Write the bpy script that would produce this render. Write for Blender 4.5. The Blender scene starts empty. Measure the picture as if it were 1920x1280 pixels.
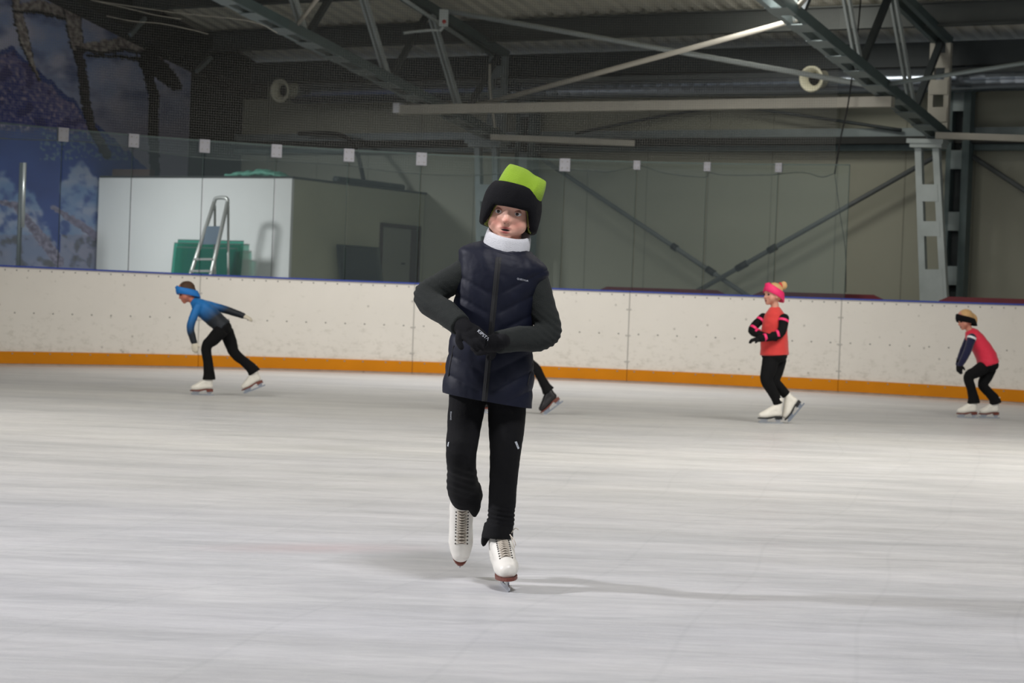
import bpy, bmesh, math, random
from mathutils import Vector, Matrix, noise
random.seed(7)
S = bpy.context.scene
C = S.collection
PI = math.pi
# ------------------------------------------------------------------ camera
FPX = 4000.0
EYE = Vector((0, 0, 0.931))
ROLL, PITCH = 0.038, math.atan(64 / FPX)
_F = Vector((0, math.cos(PITCH), -math.sin(PITCH)))
_R0, _U0 = Vector((1, 0, 0)), Vector((0, math.sin(PITCH), math.cos(PITCH)))
_R = _R0 * math.cos(ROLL) + _U0 * math.sin(ROLL)
_U = _R0 * -math.sin(ROLL) + _U0 * math.cos(ROLL)
cam = bpy.data.cameras.new('camera'); cam.lens = 75.0; cam.sensor_width = 36.0
cam.sensor_fit = 'HORIZONTAL'; cam.clip_end = 200
camo = bpy.data.objects.new('camera', cam); C.objects.link(camo)
camo.matrix_world = Matrix(((_R.x, _U.x, -_F.x, EYE.x), (_R.y, _U.y, -_F.y, EYE.y), (_R.z, _U.z, -_F.z, EYE.z), (0, 0, 0, 1)))
cam.dof.use_dof = True; cam.dof.focus_distance = 7.05; cam.dof.aperture_fstop = 9.0
S.camera = camo
# ------------------------------------------------------------------ world, lights, exposure
w = bpy.data.worlds.new('world'); S.world = w; w.use_nodes = True
w.node_tree.nodes['Background'].inputs[0].default_value = (0.75, 0.85, 1.0, 1)
w.node_tree.nodes['Background'].inputs[1].default_value = 0.31
S.view_settings.view_transform = 'Standard'; S.view_settings.look = 'None'
S.view_settings.exposure = 0.0; S.view_settings.gamma = 1.0; S.view_settings.use_curve_mapping = False

def area(name, loc, size, size_y, power, target=None, col=(1, .97, .92), spread=180):
    l = bpy.data.lights.new(name, 'AREA'); l.shape = 'RECTANGLE'; l.size = size; l.size_y = size_y
    l.energy = power; l.color = col; l.spread = math.radians(spread)
    o = bpy.data.objects.new(name, l); C.objects.link(o); o.location = loc
    d = (Vector(target) - Vector(loc)) if target else Vector((0, 0, -1))
    o.rotation_euler = d.to_track_quat('-Z', 'Y').to_euler()
    return o
# unseen hall lamps over the ice, with added fills for wall and cabin
area('unseen_hall_light', (-1.6, 24.6, 4.9), 1.4, .8, 108, (-1.2, 25.8, 0), (1, .975, .94), 140)
area('unseen_hall_light', (2.4, 24.4, 4.9), 1.4, .8, 80, (2.4, 25.6, 0), (1, .975, .94), 140)
area('unseen_hall_light', (3.2, 28.0, 5.2), 1.4, .6, 18, (5.0, 31.5, 1.2), (1, .98, .9), 130)  # added unseen light beyond the boards, brightens the far wall
area('unseen_hall_light', (-8.2, 27.4, 4.4), .8, .6, 43, (-4.6, 31.9, .9), (.97, .98, 1), 62)  # added unseen light, narrowed onto the white cabin front
area('unseen_hall_light', (-5.5, 14.0, 5.6), 2.0, 1.2, 190, (-4, 16, 0), (1, .955, .88), 150)
area('unseen_hall_light', (4.6, 13.4, 5.8), 4.5, 2.5, 300, (3.2, 15, 0), (1, .955, .88), 140)
area('unseen_hall_light', (0.0, 12.0, 6.2), 2.0, 1.2, 50, (0, 13, 0), (1, .955, .88), 150)
area('unseen_hall_light', (-8.0, 7.0, 4.6), .5, 0.45, 215, (0, 7.3, 0.2), (.95, .94, 1), 110)
area('unseen_hall_light', (0.8, 4.4, 5.2), 1.0, .8, 100, (0.3, 7.6, 0.5), (.95, .94, 1), 130)

def P(px, py, Y):
    d = _F * FPX + _R * (px - 960) + _U * (640 - py)
    return EYE + d * (Y / d.y)
def proj(p):
    d = p - EYE; z = d.dot(_F)
    return 960 + FPX * d.dot(_R) / z, 640 - FPX * d.dot(_U) / z
# hall frame: s runs right along the far wall, t comes from it towards the camera
W0 = Vector((-4.70, 36.2, 0)); TD = Vector((.865, -.502, 0)).normalized(); ND = Vector((-TD.y * -1, 0, 0))
ND = Vector((-.502, -.865, 0)).normalized()
def H(s, t, z): return W0 + TD * s + ND * t + Vector((0, 0, z))
def PT(px, py, t):
    d = _F * FPX + _R * (px - 960) + _U * (640 - py)
    k = ((W0 + ND * t) - EYE).dot(ND) / d.dot(ND)
    return EYE + d * k
def PS(px, py, s):
    d = _F * FPX + _R * (px - 960) + _U * (640 - py)
    k = ((W0 + TD * s) - EYE).dot(TD) / d.dot(TD)
    return EYE + d * k
# ------------------------------------------------------------------ materials
def lin(c):
    return tuple(((x / 255) / 12.92 if x / 255 <= .04045 else ((x / 255 + .055) / 1.055) ** 2.4) for x in c) + (1,)
def mat(name, col, rough=.6, metal=0, nscale=None, namt=.12, bump=0, bscale=80, spec=.5, sheen=0):
    m = bpy.data.materials.new(name); m.use_nodes = True
    nt = m.node_tree; b = nt.nodes['Principled BSDF']
    b.inputs['Base Color'].default_value = lin(col); b.inputs['Roughness'].default_value = rough
    b.inputs['Metallic'].default_value = metal; b.inputs['Specular IOR Level'].default_value = spec
    if sheen: b.inputs['Sheen Weight'].default_value = sheen; b.inputs['Sheen Roughness'].default_value = .5
    tc = nt.nodes.new('ShaderNodeTexCoord')
    n = nt.nodes.new('ShaderNodeTexNoise'); n.inputs['Scale'].default_value = nscale or 6; n.inputs['Detail'].default_value = 5
    nt.links.new(tc.outputs['Object'], n.inputs['Vector'])
    mx = nt.nodes.new('ShaderNodeMix'); mx.data_type = 'RGBA'
    c = lin(col)
    mx.inputs[6].default_value = tuple(x * (1 - namt) for x in c[:3]) + (1,)
    mx.inputs[7].default_value = tuple(min(1, x * (1 + namt)) for x in c[:3]) + (1,)
    nt.links.new(n.outputs['Fac'], mx.inputs[0]); nt.links.new(mx.outputs[2], b.inputs['Base Color'])
    if bump:
        n2 = nt.nodes.new('ShaderNodeTexNoise'); n2.inputs['Scale'].default_value = bscale; n2.inputs['Detail'].default_value = 4
        bp = nt.nodes.new('ShaderNodeBump'); bp.inputs['Strength'].default_value = bump; bp.inputs['Distance'].default_value = .004
        nt.links.new(tc.outputs['Object'], n2.inputs['Vector']); nt.links.new(n2.outputs['Fac'], bp.inputs['Height'])
        nt.links.new(bp.outputs[0], b.inputs['Normal'])
    return m
M = {}
M['steel'] = mat('galvanised_steel', (128, 138, 138), .45, .35, 5, .25)
M['steel_pale'] = mat('pale_steel', (178, 186, 184), .45, .2, 4, .2)
M['steel_teal'] = mat('grey_green_painted_steel', (84, 98, 98), .5, .1, 5, .25)
M['steel_dark'] = mat('dark_steel', (58, 64, 66), .6, .1, 5, .2)
M['purlin'] = mat('purlin_steel', (84, 88, 86), .6, .1, 3, .15)
M['tubepale'] = mat('pale_tube', (172, 168, 156), .5, .1, 3, .15)
M['duct'] = mat('duct_metal', (150, 158, 168), .22, .85, 3, .1)
M['cream'] = mat('cream_plastic', (214, 210, 186), .5)
M['black'] = mat('black_rubber', (14, 14, 15), .7)
M['darkhole'] = mat('duct_inside', (8, 8, 8), .9)
M['wallp'] = mat('cabin_white_wall', (214, 214, 212), .6, 0, 1.2, .05)
M['wallg'] = mat('cabin_grey_wall', (164, 164, 142), .8, 0, .9, .14)
M['door'] = mat('grey_door_paint', (124, 124, 112), .6, 0, 2, .08)
M['brown'] = mat('brown_frame', (62, 44, 38), .7)
M['maroon'] = mat('maroon_paint', (112, 36, 46), .5)
M['clip'] = mat('white_clip_plastic', (146, 146, 152), .5)
M['blue'] = mat('blue_cap_strip', (46, 66, 150), .4)
M['screw'] = mat('dull_screw', (140, 138, 132), .5, .1)
M['alu'] = mat('aluminium', (186, 186, 182), .35, .55)
M['alub'] = mat('ladder_platform', (76, 92, 108), .5)
M['tarp'] = mat('green_tarp', (96, 160, 140), .6)
M['net'] = mat('net_rope', (66, 68, 64), .8)
M['white'] = mat('white_paint', (232, 232, 236), .45)
M['red'] = mat('red_plastic', (170, 40, 36), .5)
M['gable'] = mat('gable_beam', (44, 46, 44), .8)

def glassmat(name, tint, base=.04, haze=.0, op=0.0, opcol=(200, 220, 215)):
    m = bpy.data.materials.new(name); m.use_nodes = True; nt = m.node_tree; nt.nodes.clear()
    out = nt.nodes.new('ShaderNodeOutputMaterial'); tr = nt.nodes.new('ShaderNodeBsdfTransparent')
    tr.inputs[0].default_value = lin(tint); gl = nt.nodes.new('ShaderNodeBsdfGlossy'); gl.inputs['Roughness'].default_value = .03
    fr = nt.nodes.new('ShaderNodeFresnel'); fr.inputs[0].default_value = 1.45
    mx = nt.nodes.new('ShaderNodeMixShader'); nt.links.new(fr.outputs[0], mx.inputs[0])
    nt.links.new(tr.outputs[0], mx.inputs[1]); nt.links.new(gl.outputs[0], mx.inputs[2])
    df = nt.nodes.new('ShaderNodeBsdfDiffuse'); df.inputs[0].default_value = lin(opcol)
    m2 = nt.nodes.new('ShaderNodeMixShader'); m2.inputs[0].default_value = op
    nt.links.new(mx.outputs[0], m2.inputs[1]); nt.links.new(df.outputs[0], m2.inputs[2])
    nt.links.new(m2.outputs[0], out.inputs[0]); return m
M['glass'] = glassmat('rink_glass', (249, 252, 251), op=.02)
M['greenglass'] = glassmat('green_sheet_glass', (150, 214, 200), op=.13, opcol=(60, 170, 150))
M['greyglass'] = glassmat('grey_sheet_glass', (210, 216, 214), op=.12, opcol=(120, 130, 130))
M['edge'] = mat('glass_edge', (70, 88, 84), .5)

# ------------------------------------------------------------------ mesh builder
class MB:
    def __init__(s): s.v = []; s.f = []
    def quad(s, a, b, c, d):
        n = len(s.v); s.v += [Vector(a), Vector(b), Vector(c), Vector(d)]; s.f.append((n, n + 1, n + 2, n + 3)); return s
    def box(s, c, X, Y, Z):          # centre and three half-axis vectors
        n = len(s.v); c = Vector(c)
        for i in (-1, 1):
            for j in (-1, 1):
                for k in (-1, 1): s.v.append(c + Vector(X) * i + Vector(Y) * j + Vector(Z) * k)
        for q in ((0, 1, 3, 2), (4, 6, 7, 5), (0, 4, 5, 1), (2, 3, 7, 6), (0, 2, 6, 4), (1, 5, 7, 3)): s.f.append(tuple(n + i for i in q))
        return s
    def bar(s, a, b, w, h, up=Vector((0, 0, 1))):
        a, b = Vector(a), Vector(b); d = (b - a); L = d.length; d.normalize()
        x = d.cross(up); x.normalize(); u = x.cross(d)
        return s.box((a + b) / 2, d * L / 2, x * w / 2, u * h / 2)
    def rings(s, rs, cap=True, closed=True):
        n0 = len(s.v); m = len(rs[0])
        for r in rs: s.v += [Vector(p) for p in r]
        for i in range(len(rs) - 1):
            for j in range(m if closed else m - 1):
                a = n0 + i * m + j; b = n0 + i * m + (j + 1) % m
                s.f.append((a, b, b + m, a + m))
        if cap:
            s.f.append(tuple(n0 + j for j in range(m))[::-1])
            s.f.append(tuple(n0 + (len(rs) - 1) * m + j for j in range(m)))
        return s
    def tube(s, pts, rad, n=10, dome=False, flat=None):
        pts = [Vector(p) for p in pts]
        if not hasattr(rad, '__len__'): rad = [rad] * len(pts)
        rad = list(rad)
        if len(pts) > 2 or dome:
            pts, rad = smooth_path(pts, rad) if len(pts) > 2 else (pts, rad)
        rs = []; ref = None
        for i, p in enumerate(pts):
            d = (pts[min(i + 1, len(pts) - 1)] - pts[max(i - 1, 0)]).normalized()
            if ref is None:
                ref = Vector((0, 0, 1)) if abs(d.z) < .9 else Vector((1, 0, 0))
            x = d.cross(ref).normalized(); ref = x.cross(d).normalized() if False else ref
            y = d.cross(x).normalized(); ref = -y if (-y).dot(ref) > 0 else y
            rs.append((p, x, ref.copy(), rad[i], d))
        out = []
        def circ(p, x, y, r): return [p + x * (math.cos(2 * PI * k / n) * r) + y * (math.sin(2 * PI * k / n) * r) for k in range(n)]
        if dome:
            p, x, y, r, d = rs[0]
            for a in (80, 55, 28): out.append(circ(p - d * r * math.sin(math.radians(a)), x, y, r * math.cos(math.radians(a))))
        for p, x, y, r, d in rs: out.append(circ(p, x, y, r))
        if dome:
            p, x, y, r, d = rs[-1]
            for a in (28, 55, 80): out.append(circ(p + d * r * math.sin(math.radians(a)), x, y, r * math.cos(math.radians(a))))
        return s.rings(out)
    def ell(s, c, X, Y, Z, n=16, m=10):
        c = Vector(c); rs = []
        for i in range(m + 1):
            a = -PI / 2 + PI * (i + .0) / m
            if i == 0: a += .08
            if i == m: a -= .08
            rs.append([c + Vector(Z) * math.sin(a) + (Vector(X) * math.cos(2 * PI * k / n) + Vector(Y) * math.sin(2 * PI * k / n)) * math.cos(a) for k in range(n)])
        return s.rings(rs)
    def sph(s, c, r, n=14, m=9): return s.ell(c, (r, 0, 0), (0, r, 0), (0, 0, r), n, m)
    def prism(s, pts, d):            # polygon extruded by d (both centred)
        n = len(s.v); k = len(pts); d = Vector(d)
        s.v += [Vector(p) - d / 2 for p in pts] + [Vector(p) + d / 2 for p in pts]
        s.f.append(tuple(range(n, n + k))); s.f.append(tuple(range(n + 2 * k - 1, n + k - 1, -1)))
        for i in range(k): s.f.append((n + i, n + k + i, n + k + (i + 1) % k, n + (i + 1) % k))
        return s
    def build(s, name, m, parent=None, loc=None, smooth=False, bevel=0):
        me = bpy.data.meshes.new(name)
        base = world_loc(parent) if parent else Vector(loc if loc is not None else (0, 0, 0))
        me.from_pydata([tuple(v - base) for v in s.v], [], s.f)
        bm = bmesh.new(); bm.from_mesh(me); bmesh.ops.recalc_face_normals(bm, faces=bm.faces); bm.to_mesh(me); bm.free()
        return link(name, me, m, parent, loc, smooth, bevel)
def smooth_path(pts, rad, sub=5):
    P_, R_ = [], []
    n = len(pts)
    for i in range(n - 1):
        p0, p1, p2, p3 = pts[max(i - 1, 0)], pts[i], pts[i + 1], pts[min(i + 2, n - 1)]
        for k in range(sub):
            t = k / sub
            P_.append(.5 * ((2 * p1) + (p2 - p0) * t + (2 * p0 - 5 * p1 + 4 * p2 - p3) * t * t + (3 * p1 - p0 - 3 * p2 + p3) * t ** 3))
            R_.append(rad[i] * (1 - t) + rad[i + 1] * t)
    P_.append(pts[-1]); R_.append(rad[-1]); return P_, R_
def world_loc(o):
    v = Vector((0, 0, 0))
    while o: v = v + o.location; o = o.parent
    return v
def link(name, me, m, parent=None, loc=None, smooth=False, bevel=0):
    o = bpy.data.objects.new(name, me); C.objects.link(o)
    if m: me.materials.append(m)
    if parent: o.parent = parent
    elif loc is not None: o.location = loc
    if smooth:
        for p in me.polygons: p.use_smooth = True
    if bevel:
        b = o.modifiers.new('bevel', 'BEVEL'); b.width = bevel; b.segments = 2; b.limit_method = 'ANGLE'
    return o
def thing(name, label, cat, loc, group=None):
    o = bpy.data.objects.new(name, None); C.objects.link(o); o.location = loc; o.empty_display_size = .1
    return tag(o, label, cat, group)
def tag(o, label, cat, group=None, kind=None):
    o['label'] = label; o['category'] = cat
    if group: o['group'] = group
    if kind: o['kind'] = kind
    return o
def struct(o, label=None, cat=None):
    o['kind'] = 'structure'
    if label: o['label'] = label
    if cat: o['category'] = cat
    return o
def baked(mb, voxel, smooth=6, disp=None, factor=.5):
    """union of closed shapes -> one continuous mesh (world coordinates)"""
    me = bpy.data.meshes.new('tmp'); me.from_pydata([tuple(v) for v in mb.v], [], mb.f)
    bm = bmesh.new(); bm.from_mesh(me); bmesh.ops.recalc_face_normals(bm, faces=bm.faces); bm.to_mesh(me); bm.free()
    o = bpy.data.objects.new('tmp', me); C.objects.link(o)
    r = o.modifiers.new('r', 'REMESH'); r.mode = 'VOXEL'; r.voxel_size = voxel; r.use_smooth_shade = True
    if smooth:
        q = o.modifiers.new('s', 'SMOOTH'); q.iterations = smooth; q.factor = factor
    dg = bpy.context.evaluated_depsgraph_get(); ev = o.evaluated_get(dg)
    out = bpy.data.meshes.new_from_object(ev, depsgraph=dg)
    bpy.data.objects.remove(o); bpy.data.meshes.remove(me)
    if disp:
        nv = [v.normal.copy() for v in out.vertices]
        for v, n in zip(out.vertices, nv): v.co = disp(v.co.copy(), n)
    return out
def blob(name, mb, voxel, m, parent=None, loc=None, smooth=6, disp=None, factor=.5):
    out = baked(mb, voxel, smooth, disp, factor); out.name = name; out.materials.clear()
    base = world_loc(parent) if parent else Vector(loc if loc is not None else (0, 0, 0))
    out.transform(Matrix.Translation(-base))
    return link(name, out, m, parent, loc, True)
def text(name, body, size, origin, xdir, ydir, m, parent, ext=.0006):
    cu = bpy.data.curves.new('t', 'FONT'); cu.body = body; cu.size = size; cu.extrude = ext; cu.align_x = 'CENTER'; cu.align_y = 'CENTER'
    o = bpy.data.objects.new('t', cu); C.objects.link(o)
    dg = bpy.context.evaluated_depsgraph_get(); me = bpy.data.meshes.new_from_object(o.evaluated_get(dg), depsgraph=dg)
    bpy.data.objects.remove(o)
    x = Vector(xdir).normalized(); z = x.cross(Vector(ydir)).normalized(); y = z.cross(x)
    mt = Matrix(((x.x, y.x, z.x, origin[0]), (x.y, y.y, z.y, origin[1]), (x.z, y.z, z.z, origin[2]), (0, 0, 0, 1)))
    me.transform(Matrix.Translation(-world_loc(parent)) @ mt); me.materials.clear()
    return link(name, me, m, parent)
UP = Vector((0, 0, 1))

# ================================================================== SETTING
# ---- ice
def ice_material():
    m = bpy.data.materials.new('ice'); m.use_nodes = True; nt = m.node_tree; b = nt.nodes['Principled BSDF']; L = nt.links.new
    tc = nt.nodes.new('ShaderNodeTexCoord')
    def nz(scale, sx, sy, det=6, rough=.6, rot=0):
        mp = nt.nodes.new('ShaderNodeMapping'); mp.inputs['Scale'].default_value = (sx, sy, 1); mp.inputs['Rotation'].default_value = (0, 0, rot)
        n = nt.nodes.new('ShaderNodeTexNoise'); n.inputs['Scale'].default_value = scale; n.inputs['Detail'].default_value = det; n.inputs['Roughness'].default_value = rough
        L(tc.outputs['Object'], mp.inputs[0]); L(mp.outputs[0], n.inputs['Vector']); return n
    def ramp(src, p0, c0, p1, c1):
        r = nt.nodes.new('ShaderNodeValToRGB'); r.color_ramp.elements[0].position = p0; r.color_ramp.elements[0].color = c0
        r.color_ramp.elements[1].position = p1; r.color_ramp.elements[1].color = c1; L(src, r.inputs[0]); return r
    def mul(a, bb, f=1.0):
        x = nt.nodes.new('ShaderNodeMix'); x.data_type = 'RGBA'; x.blend_type = 'MULTIPLY'; x.inputs[0].default_value = f
        L(a, x.inputs[6]); L(bb, x.inputs[7]); return x.outputs[2]
    base = ramp(nz(.35, .5, 1, 4).outputs[0], .3, (.58, .582, .60, 1), .7, (.72, .712, .70, 1)).outputs[0]
    streak = ramp(nz(1.0, .55, 2.2, 8, .62, .04).outputs[0], .36, (.80, .81, .81, 1), .58, (1, 1, 1, 1)).outputs[0]
    fine = ramp(nz(5.0, .5, 3.2, 7, .7, -.10).outputs[0], .38, (.87, .88, .88, 1), .6, (1, 1, 1, 1)).outputs[0]
    dapple = ramp(nz(7, 1, 2.6, 5, .6).outputs[0], .35, (.92, .92, .93, 1), .6, (1, 1, 1, 1)).outputs[0]
    c = mul(mul(mul(base, streak, .7), fine, .65), dapple, .8)
    # skate scratches: distorted thin wave bands
    for rot, sc, dist in ((.25, .6, 7), (1.15, .35, 9)):
        mp = nt.nodes.new('ShaderNodeMapping'); mp.inputs['Rotation'].default_value = (0, 0, rot)
        wv = nt.nodes.new('ShaderNodeTexWave'); wv.inputs['Scale'].default_value = sc; wv.inputs['Distortion'].default_value = dist; wv.inputs['Detail'].default_value = 1.0; wv.inputs['Detail Scale'].default_value = .35
        L(tc.outputs['Object'], mp.inputs[0]); L(mp.outputs[0], wv.inputs[0])
        c = mul(c, ramp(wv.outputs['Fac'], .0, (.86, .87, .87, 1), .0035, (1, 1, 1, 1)).outputs[0], .35)
    # faint red paint showing through
    g = nt.nodes.new('ShaderNodeMapping'); g.vector_type = 'TEXTURE'; pr = P(590, 1045, 7.9)
    g.inputs['Location'].default_value = (pr.x, 8.0, 0); g.inputs['Scale'].default_value = (.55, .22, 1); g.inputs['Rotation'].default_value = (0, 0, .35)
    gs = nt.nodes.new('ShaderNodeTexGradient'); gs.gradient_type = 'SPHERICAL'
    L(tc.outputs['Object'], g.inputs[0]); L(g.outputs[0], gs.inputs[0])
    mm = nt.nodes.new('ShaderNodeMath'); mm.operation = 'MULTIPLY'; mm.inputs[1].default_value = .35; L(gs.outputs['Fac'], mm.inputs[0])
    x = nt.nodes.new('ShaderNodeMix'); x.data_type = 'RGBA'; L(mm.outputs[0], x.inputs[0]); L(c, x.inputs[6]); x.inputs[7].default_value = (.55, .36, .36, 1)
    L(x.outputs[2], b.inputs['Base Color'])
    rr = ramp(nz(1.3, .8, 4, 5).outputs[0], .3, (.30, .30, .30, 1), .7, (.50, .50, .50, 1)); L(rr.outputs[0], b.inputs['Roughness'])
    bp = nt.nodes.new('ShaderNodeBump'); bp.inputs['Strength'].default_value = .25; bp.inputs['Distance'].default_value = .01
    L(nz(9, 1, 3, 6).outputs[0], bp.inputs['Height']); L(bp.outputs[0], b.inputs['Normal'])
    b.inputs['Specular IOR Level'].default_value = .35
    return m
fl = MB().box((2, 18, -.05), (26, 0, 0), (0, 24, 0), (0, 0, .05)).build('floor', ice_material(), loc=(0, 0, 0))
struct(fl, 'white scratched ice surface of the rink', 'ice floor')

# ---- far wall with panel joints
def panel_wall(name, col, dark, dir_scale):
    m = mat(name, col, .55, 0, .5, .09); nt = m.node_tree; b = nt.nodes['Principled BSDF']; L = nt.links.new
    return m
M['farwall'] = panel_wall('sandwich_panel_wall', (150, 150, 134), 0, 1)
S0, S1 = 0.0, 34.0
mb = MB().box(H(17, -.15, 2.35), TD * 17.3, ND * .15, UP * 2.35)
fw = mb.build('wall_back', M['farwall'], loc=W0); struct(fw, 'greyish olive panelled hall wall behind the rink', 'wall')
M['joint'] = mat('panel_joint', (136, 136, 123), .8)
k = .55
while k < 33:
    MB().box(H(k, .003, 2.3), TD * .008, ND * .004, UP * 2.3).build('panel_joint', M['joint'], fw); k += 1.02
# ---- left wall with the printed mountain mural
mw = MB().box(H(-.15, 9, 4.0), TD * .15, ND * 9.2, UP * 4.0).build('wall_left', M['gable'], loc=W0)
struct(mw, 'dark gable wall at the left end of the hall', 'wall')

# ---- roof: corrugated sheet
def roof_z(t): return 4.81 + .19 * t
M['roof'] = mat('corrugated_sheet', (236, 232, 216), .5, .1, 2, .1)
mb = MB(); rows = []
s = -.6; step = .0
prof = [(0, 0), (.10, 0), (.135, .045), (.215, .045)]
ss = []
while s < 30:
    for a, h in prof: ss.append((s + a, h))
    s += .25
TR = 17.0
rows = [[H(a, t, roof_z(t) + .12 + h) for a, h in ss] for t in (-.5, TR)]
mb.rings(rows, cap=False, closed=False)
rf = mb.build('ceiling', M['roof'], loc=W0); struct(rf, 'pale corrugated sheet roof on purlins', 'roof')
so = rf.modifiers.new('s', 'SOLIDIFY'); so.thickness = .01; so.offset = 1
rb = MB().quad(H(-.6, TR, roof_z(TR) + .16), H(36, TR, roof_z(TR) + .16), H(36, 36, 5.0), H(-.6, 36, 5.0)).build('ceiling', M['roof'], loc=W0)
struct(rb, 'far slope of the corrugated roof', 'roof')

# ---- mural print
def fbm(x, y, o=4, z=0.0):
    a = 0; amp = .5
    for i in range(o):
        a += amp * noise.noise(Vector((x, y, z + i * 7.1))); x *= 2.03; y *= 2.03; amp *= .5
    return a
def segd(x, y, pts):
    best = 1e9; bt = 0
    n = len(pts) - 1
    for i in range(n):
        ax, ay = pts[i][:2]; bx, by = pts[i + 1][:2]
        dx, dy = bx - ax, by - ay; t = max(0, min(1, ((x - ax) * dx + (y - ay) * dy) / (dx * dx + dy * dy)))
        d = math.hypot(x - ax - dx * t, y - ay - dy * t) - (pts[i][2] * (1 - t) + pts[i + 1][2] * t)
        if d < best: best = d; bt = (i + t) / n
    return best, bt
def mixc(a, b, t): t = max(0, min(1, t)); return tuple(x + (y - x) * t for x, y in zip(a, b))
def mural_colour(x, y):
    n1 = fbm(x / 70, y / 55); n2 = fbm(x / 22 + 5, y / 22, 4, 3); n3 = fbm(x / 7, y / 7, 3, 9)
    col = mixc((150, 166, 206), (190, 190, 212), n1 * 2.2 + .45)  # sky tones lifted, painting in light the upper print lacks
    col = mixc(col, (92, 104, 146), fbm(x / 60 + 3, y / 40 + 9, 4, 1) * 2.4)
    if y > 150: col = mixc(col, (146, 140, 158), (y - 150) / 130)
    # mountain ridge: falls from upper left to the right
    ridge = 88 + max(0, (x - 25)) * .92 - (fbm(x / 30, 3, 4) * 26) + (22 - x) * .3 * (x < 22)
    if y > ridge:
        m_ = mixc((122, 114, 158), (56, 62, 128), (y - ridge) / 90 + n2 * 1.2)
        m_ = mixc(m_, (182, 164, 178), n3 * 2.6 + .05) if n2 > -.12 else mixc(m_, (40, 38, 92), .6)
        if y - ridge < 12 + n2 * 20: m_ = mixc(m_, (36, 62, 132), .7)
        col = m_
    if y > 245 + n2 * 20 and y > ridge:
        col = mixc((32, 58, 136), (44, 72, 150), n1 * 2 + .5)
        if x > 75 and n3 > .1 and y < 300: col = (96, 120, 150)
    # snow and clouds at the bottom
    snow = 320 + (x * .9 if x < 80 else 60 + (x - 80) * 1.0) + n2 * 40
    if x < 60: snow = 322 + x * .55 + n2 * 30
    elif x < 112: snow = 352 + (x - 60) * 2.3 + n2 * 40
    else: snow = 290 + abs(x - 150) * 1.2 + n2 * 36
    if y > snow:
        f = (y - snow) / 14
        sc = mixc((110, 140, 186), (168, 172, 196), n1 * 2.4 + .45)
        sc = mixc(sc, (62, 84, 150), n2 * 3.2)
        if y > 440: sc = mixc(sc, (138, 134, 158), .6)
        if y > 440 and n2 > .1 : sc = mixc(sc, (92, 90, 96), n2 * 3)
        col = mixc(col, sc, f)
    # snowy branches
    def br(pts, top=True, snowc=(200, 190, 178), bark=(112, 100, 100), darkc=(30, 28, 32)):
        nonlocal col
        d, t = segd(x, y, pts)
        d += n3 * 6
        if d < 0:
            lo, _ = segd(x, y + 5, pts); 
            c_ = mixc(snowc, bark, .5 + n3 * 2.5) if lo < -2 or top is None else mixc(bark, darkc, .8)
            col = c_
    br([(28, -5, 8), (36, 40, 10), (46, 80, 10), (56, 112, 6), (72, 150, 3)])
    br([(30, 18, 8), (70, 12, 14), (110, 22, 13), (136, 30, 14)])
    br([(128, -10, 15), (136, 30, 16), (142, 75, 14), (148, 110, 9)])
    br([(148, 100, 9), (156, 150, 9), (162, 205, 9), (172, 240, 8), (200, 290, 9)], True, (70, 62, 66), (40, 36, 40), (16, 15, 18))
    br([(146, 88, 6), (190, 90, 14), (232, 82, 14), (270, 92, 13), (300, 105, 12)])
    br([(165, 104, 3), (230, 106, 3), (262, 112, 5), (275, 130, 9), (288, 180, 10), (287, 240, 10), (290, 330, 9)], True, (34, 32, 36), (22, 21, 24), (14, 13, 15))
    br([(275, 105, 14), (300, 130, 18), (330, 160, 12)], True, (34, 32, 36), (24, 23, 26), (14, 13, 15))
    br([(-5, 378, 4), (28, 385, 6), (52, 415, 8), (80, 450, 10), (110, 490, 10)], None, (150, 142, 164), (98, 88, 112))
    br([(100, 390, 4), (140, 415, 7), (190, 450, 8)], None, (140, 134, 160), (110, 100, 124))
    return col
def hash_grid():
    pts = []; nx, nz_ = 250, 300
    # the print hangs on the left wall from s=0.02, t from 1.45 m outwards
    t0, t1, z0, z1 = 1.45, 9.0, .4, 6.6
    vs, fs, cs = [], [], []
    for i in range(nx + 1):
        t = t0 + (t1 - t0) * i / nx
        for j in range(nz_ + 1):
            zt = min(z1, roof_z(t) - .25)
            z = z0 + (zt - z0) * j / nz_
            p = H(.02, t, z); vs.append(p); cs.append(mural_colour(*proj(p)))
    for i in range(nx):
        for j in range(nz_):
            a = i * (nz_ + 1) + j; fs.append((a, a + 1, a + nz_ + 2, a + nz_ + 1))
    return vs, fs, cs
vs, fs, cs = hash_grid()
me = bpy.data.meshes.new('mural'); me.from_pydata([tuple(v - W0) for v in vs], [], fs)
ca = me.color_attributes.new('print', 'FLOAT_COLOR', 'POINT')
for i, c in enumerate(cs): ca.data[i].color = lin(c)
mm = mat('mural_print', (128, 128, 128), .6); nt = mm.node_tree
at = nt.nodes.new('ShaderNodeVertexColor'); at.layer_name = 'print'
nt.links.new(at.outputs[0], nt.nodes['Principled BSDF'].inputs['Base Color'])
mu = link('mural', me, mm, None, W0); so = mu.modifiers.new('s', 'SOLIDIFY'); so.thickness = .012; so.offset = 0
tag(mu, 'large mountain landscape print with snowy branches covering the left wall', 'mural')

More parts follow.
